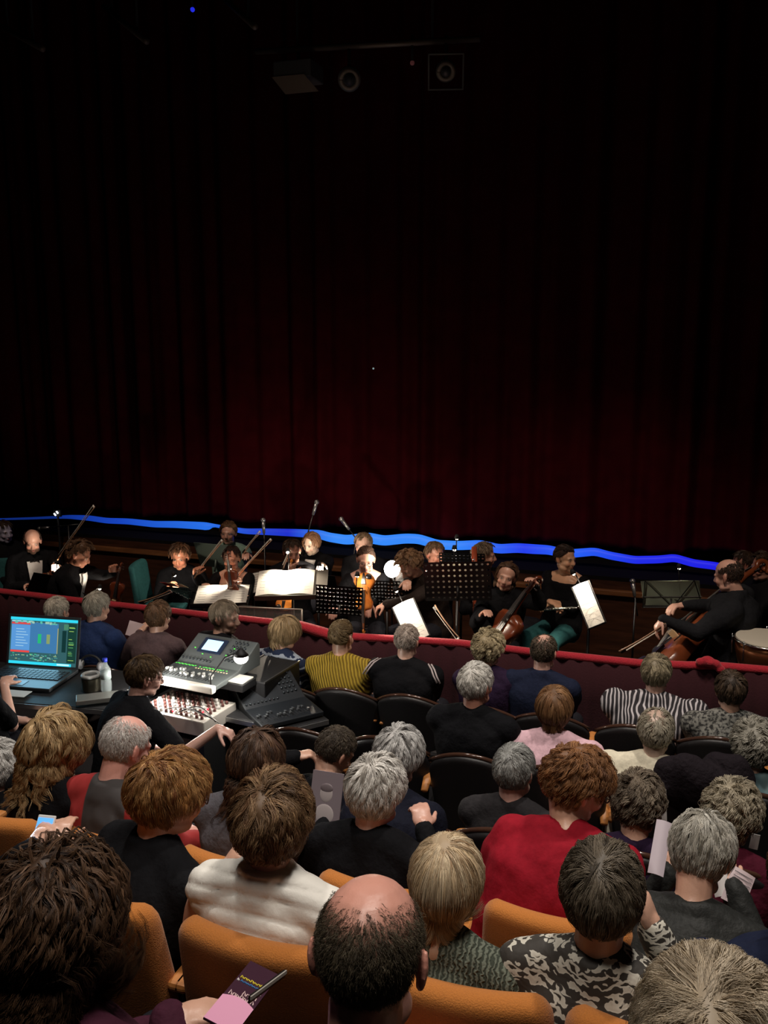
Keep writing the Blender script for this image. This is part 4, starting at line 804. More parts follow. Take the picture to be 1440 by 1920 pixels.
bow('pale bow resting low on the rail before the young man in black shirt', V8(262, 1132, 6.75), V8(322, 1110, 6.75), (.2, -.5, 1))
M4 = mus('dark haired woman in low cut black top playing behind a bright sheet', 434, 1048, 7.3, yaw=165, hyaw=165, pitch=6, s=.95, bw=.92, neckline=.74, sleeve='short', skin=(.72, .42, .30), hair=hs(((.020, .010, .007), (.06, .03, .02)), 'short', 7, vol=.12, front=.3), rh=V8(384, 1102, 7.05), lh=V8(432, 1096, 7.0), lhd=(.5, -.2, .6), topname='dress')
violin('violin', 'violin standing upright before the woman in the low cut black top', 'violin', V8(440, 1128, 6.95), V8(427, 1030, 6.98), (0, -1, .2), DVAR, 'violins of the players')
bow('bow slanting up to the right beside the woman in the low cut top', V8(436, 1088, 7.1), V8(508, 1010, 7.3), (1, -.2, .3))
M5 = mus('player with light brown hair looking over the woman in the low cut top', 428, 1000, 8.45, yaw=160, hyaw=165, pitch=0, skin=(.60, .32, .24), hair=hs(BROWN, 'short', 8, sweep=(0, -1, -.2), front=.3), top=cloth('pale green shirt', (.22, .34, .28)), topname='shirt', rh=V8(418, 1034, 8.0), lh=V8(462, 1040, 8.0))
bow('bow behind the woman in the low cut top, pointing to the upper right', V8(455, 1036, 8.0), V8(487, 996, 8.1), (1, -.2, .3))
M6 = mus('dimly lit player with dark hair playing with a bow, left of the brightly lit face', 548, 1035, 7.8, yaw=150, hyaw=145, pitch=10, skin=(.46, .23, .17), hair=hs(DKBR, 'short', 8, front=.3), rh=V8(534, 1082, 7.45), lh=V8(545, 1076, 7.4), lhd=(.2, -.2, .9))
violin('cello', 'orange brown cello below the large bright sheet', 'cello', V8(532, 1146, 7.3), V8(548, 1046, 7.5), (0, -1, .25), None, None)
bow('thin bow before the dimly lit player', V8(528, 1066, 7.3), V8(543, 1032, 7.4), (1, -.2, .3))
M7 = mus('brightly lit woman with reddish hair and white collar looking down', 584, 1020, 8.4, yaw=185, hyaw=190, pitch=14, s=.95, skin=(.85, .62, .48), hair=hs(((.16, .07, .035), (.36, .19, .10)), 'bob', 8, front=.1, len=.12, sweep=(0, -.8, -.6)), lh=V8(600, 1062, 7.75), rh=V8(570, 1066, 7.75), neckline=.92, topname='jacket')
shirt_front(M7, tie=False)
M8 = mus('player with light hair half hidden behind the woman with glasses', 681, 1022, 8.5, yaw=170, hyaw=175, skin=(.56, .34, .26), hair=hs(((.12, .08, .045), (.28, .19, .12)), 'short', 8, front=.2))
M9 = mus('woman with glasses and pulled back hair resting a viola upside down on her lap', 686, 1050, 7.65, yaw=160, hyaw=160, pitch=14, s=1.0, bw=.95, neckline=.82, skin=(.66, .38, .30), glasses=(.04, .02, .02), hair=hs(((.04, .022, .015), (.13, .07, .05)), 'short', 8, vol=.08, front=.1, sweep=(0, -1, -.2)), rh=V8(622, 1148, 7.05), lh=V8(681, 1160, 7.0), curl=1.1, topname='dress')
violin('viola', 'glowing orange viola held with its neck pointing down', 'viola', V8(684, 1074, 7.1), V8(682, 1192, 6.92), (.05, -1, .35), None, None)
M10 = mus('player with big curly hair bent forward with one arm stretched left over the stand', 768, 1062, 7.45, yaw=205, hyaw=210, pitch=40, bw=1.1, skin=(.66, .36, .26), hair=hs(((.14, .07, .035), (.36, .22, .12)), 'curly', 7, vol=.48, n=1900, front=.35), rh=V8(764, 1092, 7.15), lh=V8(700, 1142, 6.95), lhd=(-.8, -.3, -.3), curl=1.1, lean=.2, topname='sweater', top=cloth('dark brown black knit', (.022, .015, .013)))
bow('pale bow pointing down right to the red rail beside the bent player', V8(812, 1138, 6.9), V8(858, 1200, 6.75), (1, -.2, .3))
M11 = mus('man with short fair brown hair looking right with a clarinet', 816, 1040, 8.3, yaw=172, hyaw=125, pitch=6, trousers=TEAL, skin=(.66, .30, .21), hair=hs(((.08, .045, .025), (.2, .12, .07)), 'short', 8, front=.15), lh=V8(800, 1072, 7.75), rh=V8(803, 1090, 7.75))
M12 = mus('player with grey brown hair looking away behind the bassoon', 908, 1042, 8.1, yaw=95, hyaw=80, pitch=6, skin=(.62, .32, .22), hair=hs(((.10, .075, .05), (.26, .19, .13)), 'short', 8, vol=.2), rh=V8(905, 1140, 7.65), lh=V8(888, 1072, 7.8), curl=1.0)
def shirt_bits(): pass
M13 = mus('smiling woman with long brown hair bending over her cello beside the big black stand', 949, 1082, 7.4, yaw=170, hyaw=175, pitch=0, roll=-12, s=1.0, skin=(.72, .40, .29), hair=hs(((.06, .03, .018), (.17, .095, .055)), 'long', 8, len=.27, vol=.15, front=-.08, low=-.30, n=1900, sweep=(0, -1, -.5), jit=.03, curl=.005, neckr=.09), rh=V8(908, 1150, 7.0), lh=V8(1000, 1095, 7.1), topname='sweater', lean=.1, slean=-.05)
violin('cello', 'dark cello with orange scroll rising to the right of the smiling woman', 'cello', V8(893, 1262, 6.98), V8(1018, 1076, 7.1), (-.35, -.7, .7), DVAR, None)
M14 = mus('woman with short dark hair and black v neck, hands folded over a flute', 1060, 1048, 8.1, yaw=198, hyaw=125, pitch=4, trousers=TEAL, bw=1.05, neckline=.84, sleeve='half', skin=(.74, .42, .26), hair=hs(((.022, .012, .010), (.07, .04, .03)), 'short', 8, vol=.12, front=.2, sweep=(.2, -1, 0)), rh=V8(1042, 1134, 7.75), lh=V8(1030, 1128, 7.72), lhd=(.6, -.3, -.1), rhd=(-.7, -.2, 0), curl=.7, topname='blouse')
M15 = mus('bald double bass player in dark suit seen from the right side', 1365, 1080, 7.35, yaw=-78, hyaw=-62, pitch=18, s=1.06, bw=1.38, floor=-.02, skin=(.76, .44, .34), hair=hs(((.03, .02, .015), (.08, .05, .035)), 'crop', 7, bald=60, baldc=(0, .25, 1), nocap=True, n=1500), lh=V8(1244, 1162, 6.98), rh=V8(1258, 1140, 7.15), lhd=(-.7, -.2, -.8), top=cloth('dark grey suit', (.016, .017, .020)), curl=1.0, lean=-.08)
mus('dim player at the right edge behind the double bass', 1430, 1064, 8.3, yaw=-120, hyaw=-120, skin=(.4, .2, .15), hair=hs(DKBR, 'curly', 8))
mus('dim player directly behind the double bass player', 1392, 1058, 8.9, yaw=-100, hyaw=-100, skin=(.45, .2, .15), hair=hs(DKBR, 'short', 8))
violin('double_bass', 'double bass leaning back across the man in the dark suit, orange ribs showing', 'double bass', V8(1212, 1275, 6.95), V8(1448, 1050, 7.85), (-.6, .2, .9), mat('red brown bass varnish', (.17, .042, .014), .3, coat=.3, var=.2, bs=9))
bow('dark bow lying low beside the double bass, pointing left', V8(1163, 1225, 6.85), V8(1250, 1172, 6.95), (0, -.4, 1))
# woodwinds
def wind(name, label, cat, a, b_, r0, r1, m, bell=None, keys=9):
    a, b_ = np.array(a, float), np.array(b_, float); r = empty(name, a, label, cat); d = b_ - a; L = np.linalg.norm(d); u = d / L
    b = MB(); b.tube([a - a, d * .5, d], [r0, (r0 + r1) / 2, r1], 12); b.build('tube', m, r, smooth=True)
    if bell: b = MB(); b.tube([d * .9, d, d * 1.02], [r1, bell * .8, bell], 14); b.build('bell', m, r, smooth=True)
    x = nrm(np.cross(u, (0, 1, .3)))
    for k in range(keys): p = d * (.12 + .8 * k / keys); b = MB(); b.cyl(p + np.array([0, -1, 0]) * (r0 + .002), p + np.array([0, -1, 0]) * (r0 + .008), .008, seg=10); b.cyl(p + x * r0, p + x * r0 + u * .03, .003, seg=6); b.build('key', CHROME, r, smooth=True)
wind('bassoon', 'red brown bassoon standing upright left of the grey brown haired player', 'bassoon', V8(893, 1160, 7.6), V8(889, 1025, 7.75), .030, .024, mat('bassoon maple', (.36, .07, .03), .25, coat=.4))
wind('clarinet', 'black clarinet held by the man looking right', 'clarinet', V8(798, 1060, 7.7), V8(812, 1112, 7.65), .012, .014, EBO, .03)
wind('flute', 'silver flute lying across the lap of the dark haired woman', 'flute', V8(1010, 1143, 7.6), V8(1094, 1139, 7.68), .011, .011, mat('silver', (.85, .80, .66), .18, metal=1), None, 11)
# music stands, sheets and lamps
def paper_on(st, label, w_=.42, h=.30, dx=0, dy=0, roll=0, z=.012, curve=.008, m=PAPER, split=True):
    R = st['R']; q = math.radians(roll); R2 = np.stack([R[:, 0] * math.cos(q) + R[:, 1] * math.sin(q), R[:, 1] * math.cos(q) - R[:, 0] * math.sin(q), R[:, 2]], 1)
    return sheet('sheet_music', label, st['L']((dx, dy, z)), w_, h, R2, 'sheet music', 'sheet music on the stands', curve, m, split=split)
CREAM = mat('cream paper', (.75, .66, .42), .8); PINKP = mat('red paper tabs', (.75, .12, .10), .8)
s1 = music_stand('perforated black stand with coloured papers before the young man in black shirt', V8(352, 1114, 6.95), 15, 55, -14, .42, .30)
for k, (x, m_, lab) in enumerate(((-.13, PINKP, 'small red page standing on the perforated stand, left'), (-.02, CREAM, 'small cream page standing on the perforated stand, middle'), (.12, CREAM, 'small cream page standing on the perforated stand, right'))):
    sheet('page', lab, s1['L']((-x, .165, .02)), .12, .08, s1['R'], 'sheet music', None, 0, m_, lines=False)
stand_lamp('clip lamp on the perforated stand before the young man', s1, .05, .04, .12, 10, .30, aim=V8(338, 1060, 7.3))
s2 = music_stand('black stand carrying the left bright sheet, laid nearly flat', V8(416, 1118, 6.85), 165, 70, 4, .50, .34)
paper_on(s2, 'bright white sheet lying nearly flat, left of the two large ones', .46, .30); stand_lamp('clip lamp above the left bright sheet', s2, .05, .08, .14, 40)
s3 = music_stand('black stand carrying the largest bright sheet beside the orange cello', V8(548, 1097, 7.05), 165, 66, 4, .62, .40, holes=False, m=mat('grey stand board', (.10, .09, .075), .5))
paper_on(s3, 'largest bright white sheet, slightly curled, right of the flat one', .50, .34, -.06, .02, 0, .012, .018); stand_lamp('clip lamp above the largest bright sheet', s3, -.05, .10, .16, 50, .40)
s4 = music_stand('black perforated stand below the glowing viola', V8(636, 1126, 6.90), -15, 25, 4, .40, .32)
stand_lamp('clip lamp lighting the glowing viola', s4, -.14, .05, .12, 2.0, .32, aim=V8(686, 1110, 7.1))
s5 = music_stand('black perforated stand with a row of bright holes right of the viola', V8(726, 1112, 7.35), -15, 20, 0, .34, .26)
s6 = music_stand('black stand carrying the steep bright sheet before the bent player', V8(771, 1166, 6.78), 175, 32, 30, .20, .36, holes=False)
paper_on(s6, 'steep bright white sheet hanging over the red rail', .18, .35, 0, 0, 0, .012, .02, split=False); stand_lamp('clip lamp above the steep bright sheet', s6, .0, .08, .16, 26, .36)
s7 = music_stand('large black perforated stand seen from behind in the middle of the pit', V8(858, 1090, 7.15), -12, 12, -3, .56, .36)
paper_on(s7, 'sheet on the far side of the large perforated stand', .50, .32); stand_lamp('clip lamp on the large perforated stand', s7, .02, .09, .12, 4)
s8 = music_stand('stand carrying the tall bright sheet right of the flute player', V8(1104, 1134, 7.3), 188, 24, 30, .16, .38, holes=False)
paper_on(s8, 'tall narrow bright sheet right of the flute player', .135, .37, 0, 0, 0, .012, .02, split=False); stand_lamp('clip lamp above the tall narrow bright sheet', s8, 0, .08, .15, 26, .38)
s9 = music_stand('open wire stand with two dim pages left of the double bass player', V8(1258, 1114, 7.9), 0, 25, -7, .50, .30, holes=False, wire=True)
paper_on(s9, 'dim double page seen from behind on the open wire stand', .48, .27, 0, 0, 0, .012, .004, m=mat('green grey folder', (.22, .25, .19), .8)); stand_lamp('clip lamp on the open wire stand', s9, -.08, .08, .10, 5, .30)
s13 = music_stand('dark stand tilted before the bearded man, pale top edge', V8(96, 1098, 6.98), -35, 35, 20, .40, .30, holes=False); stand_lamp('clip lamp added on the dark stand to light the bearded man', s13, .0, .04, .14, 16, .30, aim=V8(58, 1070, 7.35))  # the lamp on this stand is added to light the bearded man
s14 = music_stand('added unseen stand low behind the rail right of the curly haired man', V8(186, 1140, 6.9), 30, 30, 0, .40, .28, holes=False); stand_lamp('added unseen clip lamp behind the rail lighting the curly haired man', s14, .0, .03, .12, 5, .28, aim=V8(180, 1060, 7.0))  # stand and lamp added out of sight to light the curly haired man
s15 = music_stand('added low stand hidden behind the largest bright sheet', V8(598, 1096, 7.75), -5, 30, 0, .36, .26, holes=False); stand_lamp('added hidden clip lamp lighting the reddish haired woman from below', s15, .0, .03, .12, 26, .26, aim=V8(584, 1030, 8.4))  # hidden stand and lamp added to brighten the reddish haired woman
s10 = music_stand('black stand with a dim page behind the woman in the low cut top', V8(404, 1042, 7.9), 0, 25, 0, .42, .30, holes=False, m=mat('grey green stand', (.10, .13, .11), .5))
s11 = music_stand('black stand with small bright page right of the low cut top', V8(474, 1096, 7.35), 165, 50, 18, .30, .26); paper_on(s11, 'small bright page between the two large sheets', .20, .22, 0, 0, 0, .012, .01, split=False)
s12 = music_stand('black stand with bright clipped lamp behind the large perforated stand', V8(866, 1058, 8.0), -12, 30, 0, .42, .28); stand_lamp('clip lamp with bright curved neck behind the large perforated stand', s12, .05, .10, .12, 2.0, .28)
# the bare bright lamp in the middle
def bright():
    p = V8(735, 1067, 7.6); r = empty('reading_lamp', (p[0], p[1], 0), 'glaring bare white lamp between the viola player and the bent player', 'lamp')
    b = MB(); b.sph(p - [p[0], p[1], 0], (.072, .072, .078), 18, 12); b.build('bulb', mat('glaring lamp', (1, .95, .85), em=(1, .93, .78), es=30), r, smooth=True)
    b = MB(); b.tube([(0, .0, p[2] - .07), (.03, .02, p[2] - .16), (0, 0, p[2] - .3), (0, 0, .03)], .009, 8); b.build('pole', BLACK, r, smooth=True)
    b = MB(); b.cyl((0, 0, 0), (0, 0, .025), .13, seg=24); b.build('base', BLACK, r, smooth=False)
    b = MB(); b.tube([(0, 0, p[2] - .075), (0, 0, p[2] - .045)], [.018, .03], 12); b.build('socket', BLACK, r, smooth=True)
    lamp('reading_light', 'POINT', p + [0, -.02, .15], 6, (1, .86, .66), None, .06)
bright()
# microphones on tall stands
def mic_stand(label, foot, top, head, m2=STEEL):
    foot, top, head = (np.array(q, float) for q in (foot, top, head)); r = empty('microphone_stand', foot, label, 'microphone stand', 'microphone stands in the pit')
    b = MB(); b.cyl((0, 0, .02), top - foot, .010, .008); b.build('pole', m2, r, smooth=True); b = MB(); b.cyl((0, 0, 0), (0, 0, .02), .13, seg=24); b.build('base', BLACK, r)
    b = MB(); d = nrm(head - top); b.cyl(top - foot - d * .15, head - foot, .007); b.build('boom', m2, r, smooth=True)
    b = MB(); b.tube([head - foot, head - foot + d * .12], [.014, .020], 10); b.sph(head - foot + d * .14, .026, 12, 8); b.build('microphone', mat('mic grille', (.35, .35, .36), .3, metal=.8), r, smooth=True)
def fl(x, y, Y): p = V8(x, y, Y); p[2] = 0; return p
mic_stand('tall thin stand with boom rising above the brightly lit woman', fl(560, 1050, 8.4), V8(566, 1040, 8.4), V8(587, 965, 8.4))
mic_stand('tall stand whose small microphone shines above the blue light, centre', fl(640, 1050, 8.6), V8(668, 1010, 8.6), V8(655, 993, 8.6))
mic_stand('thin upright stand left of the dimly lit player', fl(496, 1060, 8.3), V8(496, 1015, 8.3), V8(495, 1000, 8.3))
mic_stand('thin upright stand in the dark space right of the flute player', fl(1190, 1150, 8.2), V8(1191, 1125, 8.2), V8(1190, 1118, 8.2))
mic_stand('microphone with blue lit grey grille above the bearded man', fl(130, 1040, 8.6), V8(128, 985, 8.6), V8(92, 989, 8.6))
b = MB(); p = V8(105, 963, 8.9)
r = empty('indicator_lamp', p, 'pair of small white lights above the left end of the blue light', 'light')
for dx, dz in ((-.018, -.012), (.018, .016)): b = MB(); b.tube([(dx - .010, 0, dz + .012), (dx + .012, 0, dz - .012)], .009, 8); b.build('light_segment', mat('white indicator', (1, 1, 1), em=(.9, .95, 1), es=3), r, smooth=True)
MB().box((0, .03, 0), (.10, .03, .08)).build('housing', BLACK, r); MB().cyl((0, .03, -.03), (0, .03, -float(p[2])), .012).build('pole', BLACK, r, smooth=True)
# timpani at the right edge
def timpano():
    p = V8(1442, 1196, 6.95); z = p[2]; r = empty('kettledrum', (p[0], p[1], 0), 'kettledrum with pale skin at the right picture edge behind the rail', 'drum')
    b = MB(); b.cyl((0, 0, z - .012), (0, 0, z), .23, seg=40); b.build('drum_head', mat('drum skin', (.62, .58, .48), .5), r, smooth=False)
    b = MB(); b.tube([(0, 0, z - .02), (0, 0, z - .10), (0, 0, z - .25), (0, 0, z - .36), (0, 0, z - .40)], [.235, .23, .19, .10, .02], 32); b.build('kettle', mat('copper kettle', (.40, .16, .07), .3, metal=.8), r, smooth=True)
    b = MB(); b.tube([(.242 * math.cos(a), .242 * math.sin(a), z - .012) for a in np.linspace(0, 2 * PI, 41)], .008, 8); b.build('hoop', CHROME, r, smooth=True)
    for k in range(8): a = k * PI / 4; b = MB(); b.cyl((.252 * math.cos(a), .252 * math.sin(a), z + .01), (.25 * math.cos(a), .25 * math.sin(a), z - .14), .005, seg=8); b.build('tension_rod', CHROME, r, smooth=True)
    for k in range(3): a = k * 2 * PI / 3 + .5; b = MB(); b.cyl((.20 * math.cos(a), .20 * math.sin(a), z - .2), (.26 * math.cos(a), .26 * math.sin(a), 0), .014); b.build('leg', CHROME, r, smooth=True)
timpano()
# teal chairs of the pit

def pit_chair():
    r = empty('pit_chair', (0, 0, 0)); b = MB(); panel(b, .20, .20, .40, .06, .03, .05, .03, corner=.06); b.v[-1] += np.array([0, -.02, .50]); weld(b.build('backrest', TEAL, r, smooth=True))
    b = MB(); b.box((0, .2, .45), (.42, .42, .07)); b.build('seat', TEAL, r, bevel=.025)
    for x in (-1, 1):
        for y in (.02, .38): b = MB(); b.cyl((x * .18, y, .44), (x * .20, y, 0), .012); b.build('leg', STEEL, r, smooth=True)
    return r
pc = pit_chair(); u3 = {'used': 0}; G = 'teal chairs in the pit'
for x, y, Y, rz, lab in ((268, 1088, 7.2, 285, 'empty teal chair left of the young man in black shirt'), (5, 1080, 7.5, 210, 'teal chair at the far left of the pit')):
    p = V8(x, y, Y); place(u3, (p[0], p[1], p[2] - .72), math.radians(rz), lab, G, pc, 'chair')
# horizontal piano-like lid and glass screen
b = MB(); p, q = V8(400, 1136, 6.75), V8(566, 1143, 6.75); b.box((p + q) / 2 + [0, 0, -.09], (np.linalg.norm(q - p), .012, .20)); r = empty('screen', (p + q) / 2 * [1, 1, 0], 'low clear screen with pale edge standing behind the rail, below the bright sheets', 'screen')
gl = mat('clear acrylic', (.5, .5, .45), .08); gl.node_tree.nodes['Principled BSDF'].inputs['Alpha'].default_value = .12
o = b.build('pane', gl, r); o.location = -r.location
b = MB(); b.cyl(p, q, .008, seg=8); b.cyl(q, q - [0, 0, .25], .008, seg=8); b.cyl(p, p - [0, 0, .25], .008, seg=8); o = b.build('frame', mat('pale metal edge', (.45, .42, .36), .4, metal=.5), r, smooth=True); o.location = -r.location
# ------------------------------------------------------------------ sound desk
CASE = mat('black flight case', (.007, .007, .008), .6, bump=.1, bs=60); ALU = mat('aluminium edge', (.5, .5, .5), .35, metal=.9)
GREYC = mat('grey console', (.085, .095, .095), .45); DGREY = mat('dark console', (.03, .034, .038), .4)
def em(name, c, s): return mat(name, c, .5, em=c, es=s)
def desk(label, px, w_, d, z, Y, rz, zf=.18):
    p = at(*px, Y); r = empty('desk', (p[0], p[1], zf), label, 'desk', rz=rz); h = z - zf
    b = MB(); b.box((0, 0, h - .02), (w_, d, .04)); b.build('worktop', CASE, r, bevel=.006)
    b = MB(); b.box((0, -d / 2 - .003, h - .02), (w_, .008, .03)); b.build('edge_strip', ALU, r)
    for sx in (-1, 1): b = MB(); b.box((sx * (w_ / 2 - .03), 0, h / 2 - .02), (.04, d * .9, h - .04)); b.build('side_panel', CASE, r)
    return r, p
# frame of the desk: u runs along it (image right), v away from the camera; solved from the picked corners
ZL, ZM = .93, 1.02
lb, rb2 = atz(10, 1252, ZL), atz(148, 1262, ZL); fr = atz(30, 1316, ZL)
print('laptop hinge', lb, rb2, np.linalg.norm(rb2 - lb))
def box_frame(pa, pb):
    x = nrm(pb - pa); x[2] = 0; x = nrm(x); y = np.array([-x[1], x[0], 0]); return x, y
# desk under the laptop
x, y = box_frame(lb, rb2); mid = (lb + rb2) / 2; ang = math.atan2(x[1], x[0])
r, p_ = desk('black desk under the laptop with a pale front edge', (90, 1290), 1.5, .66, ZL - .01, 4.6, 0)
r.location = [float(v) for v in (mid + x * .10 - y * .20)[:2]] + [.18]; r.rotation_euler.z = ang
# laptop
def laptop():
    w_ = np.linalg.norm(rb2 - lb) * .98; r = empty('laptop', (mid[0], mid[1], ZL), 'open laptop with a bright blue and green mixing programme on screen', 'laptop', rz=ang); k = w_ / .40
    b = MB(); b.box((0, -.13 * k, .012), (.40 * k, .27 * k, .024)); b.build('base', DGREY, r, bevel=.006)
    b = MB(); 
    for i in range(15):
        for j in range(5): b.box(((i - 7) * .024 * k, (-.05 - j * .024) * k, .027), (.020 * k, .020 * k, .006))
    b.build('keyboard', mat('laptop keys', (.02, .02, .022), .5), children(r)[0])
    b = MB(); b.box((0, -.215 * k, .0255), (.09 * k, .06 * k, .002)); b.build('touchpad', mat('touchpad', (.05, .05, .055), .3), r)
    H = .262 * k; th = math.radians(13); R = np.array([[1, 0, 0], [0, math.cos(th), math.sin(th)], [0, -math.sin(th), math.cos(th)]]); T = lambda a, b_, c=0: R @ np.array((a * k, c, b_ * k)) + np.array([0, .005, .02])
    b = MB(); b.box(T(0, .131), (.40 * k, .008, H), R=R); b.build('lid', DGREY, r, bevel=.003)
    sc_ = MB(); f = {}
    def blk_(x0, x1, z0, z1, c, s=1, lay=0): 
        X0, X1, Z0, Z1 = (x0 - .5) * .372, (x1 - .5) * .372, .012 + z0 * .236, .012 + z1 * .236; key = (c, s); f.setdefault(key, MB()).box(T((X0 + X1) / 2, (Z0 + Z1) / 2, -.0045 - lay * .0004), ((X1 - X0) * k, .0006, (Z1 - Z0) * k), R=R)
    blk_(0, 1, 0, 1, (.03, .10, .11)); CY = (.03, .62, .80); blk_(0, 1, .94, 1, CY, 1.0, 1); blk_(0, .93, 0, .06, CY, 1.0, 1); blk_(.72, .90, .015, .05, (.5, .85, .9), 1, 2)
    blk_(.02, .72, .26, .90, (.045, .17, .36), 1, 1); blk_(.02, .30, .30, .84, (.09, .28, .60), 1, 2); blk_(.02, .30, .85, .89, (.65, .06, .05), 1, 3); blk_(.02, .30, .25, .29, (.75, .06, .05), 1, 3); blk_(.02, .30, .905, .93, (.3, .65, .7), 1, 2)
    for q in range(7): blk_(.09, .09 + .12 + .03 * ((q * 5) % 3), .38 + q * .06, .395 + q * .06, (.30, .52, .70), 1, 4)
    blk_(.42, .47, .46, .66, (.02, .42, .16), 1, 3); blk_(.55, .60, .46, .66, (.22, .30, .12), 1, 3); blk_(.71, .72, .26, .8, (.4, .35, .1), 1, 4)
    blk_(.78, .84, .30, .76, (.005, .03, .03), 1, 2); blk_(.86, .99, .08, .92, (.008, .04, .03), 1, 2); blk_(.80, .87, .78, .9, (.06, .2, .12), 1, 3)
    rs = np.random.RandomState(4)
    for q in range(46): a_ = rs.uniform(.02, .7); z_ = rs.uniform(.08, .22); blk_(a_, a_ + rs.uniform(.01, .05), z_, z_ + .018, [(.06, .25, .25), (.2, .45, .45), (.05, .45, .25), (.25, .4, .2)][q % 4], 1, 3)
    for q in range(26): a_ = rs.uniform(.02, .70); blk_(a_, a_ + .03, .865 + rs.uniform(0, .05), .885 + rs.uniform(0, .05), [(.1, .45, .35), (.3, .5, .4)][q % 2], 1, 5)
    for q in range(14): z_ = rs.uniform(.1, .85); blk_(.88, .92 + rs.uniform(0, .05), z_, z_ + .012, [(.1, .35, .12), (.3, .5, .1)][q % 2], 1, 5)
    sp = MB(); vs, mats = [], []
    scr = None
    allm = MB(); ml = []
    for q, (key, mb_) in enumerate(f.items()):
        ml.append(mat('screen colour %d' % q, (0, 0, 0), .4, em=key[0], es=1.15 * key[1]))
        V = np.concatenate(mb_.v); allm.add(V, mb_.f, mi=q)
    allm.build('screen', ml, [c for c in children(r) if c.name.startswith('lid')][0])
    lamp('screen_light', 'AREA', mid + np.array([0, 0, ZL - mid[2] + .14]) - y * .06, 1.2, (.35, .75, 1), mid + np.array([0, 0, .05]) - y * .5, .3)
laptop()
pgs = lambda p, q: None
sheet('paper', 'white paper on the desk left of the laptop keyboard', atz(32, 1300, ZL + .012), .16, .10, np.stack([x, y, np.array([0, 0, 1.])], 1), lines=False)
# bottle, reel, cans
def bottle():
    p = atz(200, 1296, ZL); r = empty('water_bottle', p, 'clear plastic water bottle with blue cap on the sound desk', 'bottle'); g = mat('clear plastic', (.45, .52, .52), .12, spec=.6); g.node_tree.nodes['Principled BSDF'].inputs['Alpha'].default_value = .35
    b = MB(); b.tube([(0, 0, 0), (0, 0, .01), (0, 0, .07), (0, 0, .08), (0, 0, .15), (0, 0, .185), (0, 0, .205)], [.030, .034, .034, .031, .034, .016, .013], 20); b.build('flask', g, r, smooth=True)
    b = MB(); b.cyl((0, 0, .205), (0, 0, .228), .016, seg=16); b.build('cap', mat('blue cap', (.03, .05, .5), .4), r, smooth=True)
    b = MB(); b.tube([(0, 0, .09), (0, 0, .14)], [.0345, .0345], 20); b.build('bottle_label', mat('pale label', (.35, .42, .42), .5), r, smooth=True)
bottle()
def tin():
    p = atz(172, 1292, ZL); r = empty('tin', p, 'round metal tin with a rolled cable on top beside the bottle', 'tin')
    b = MB(); b.cyl((0, 0, 0), (0, 0, .085), .062, seg=28); b.build('can', mat('dark tin', (.12, .11, .08), .25, metal=.9), r, auto=True)
    b = MB(); b.tube([(.052 * math.cos(a), .052 * math.sin(a), .098) for a in np.linspace(0, 2 * PI, 29)], .013, 10); b.build('cable_ring', mat('grey cable', (.42, .42, .40), .4), r, smooth=True)
    b = MB(); b.cyl((0, 0, .085), (0, 0, .10), .034, seg=20); b.build('lid', ALU, r, auto=True)
tin()
def headphones():
    p = atz(165, 1262, ZL); r = empty('headphones', p, 'dark headphones lying behind the round tin', 'headphones')
    b = MB(); b.tube([(.085 * math.cos(a), .02 * math.sin(a) + .03, .05 + .06 * math.sin(a)) for a in np.linspace(0, PI, 15)], .009, 8); b.build('headband', CASE, r, smooth=True)
    for q in (-1, 1): b = MB(); b.tube([(q * .075, .03, .045), (q * .10, .03, .045)], [.035, .03], 16); b.build('ear_cup', mat('grey ear cup', (.25, .25, .26), .3), r, smooth=True)
headphones()
c0_ = atz(195, 1310, ZL + .012); b = MB(); r = empty('ramp_case', c0_, 'grey metal plate lying between laptop and operator', 'panel', rz=ang + .5); b.box((0, 0, .01), (.34, .12, .03)); b.build('plate', mat('brushed grey metal', (.26, .26, .24), .4, metal=.6), r, bevel=.004); MB().box((.13, 0, .03), (.03, .10, .008)).build('handle', CASE, r)
r.name = 'metal_plate'
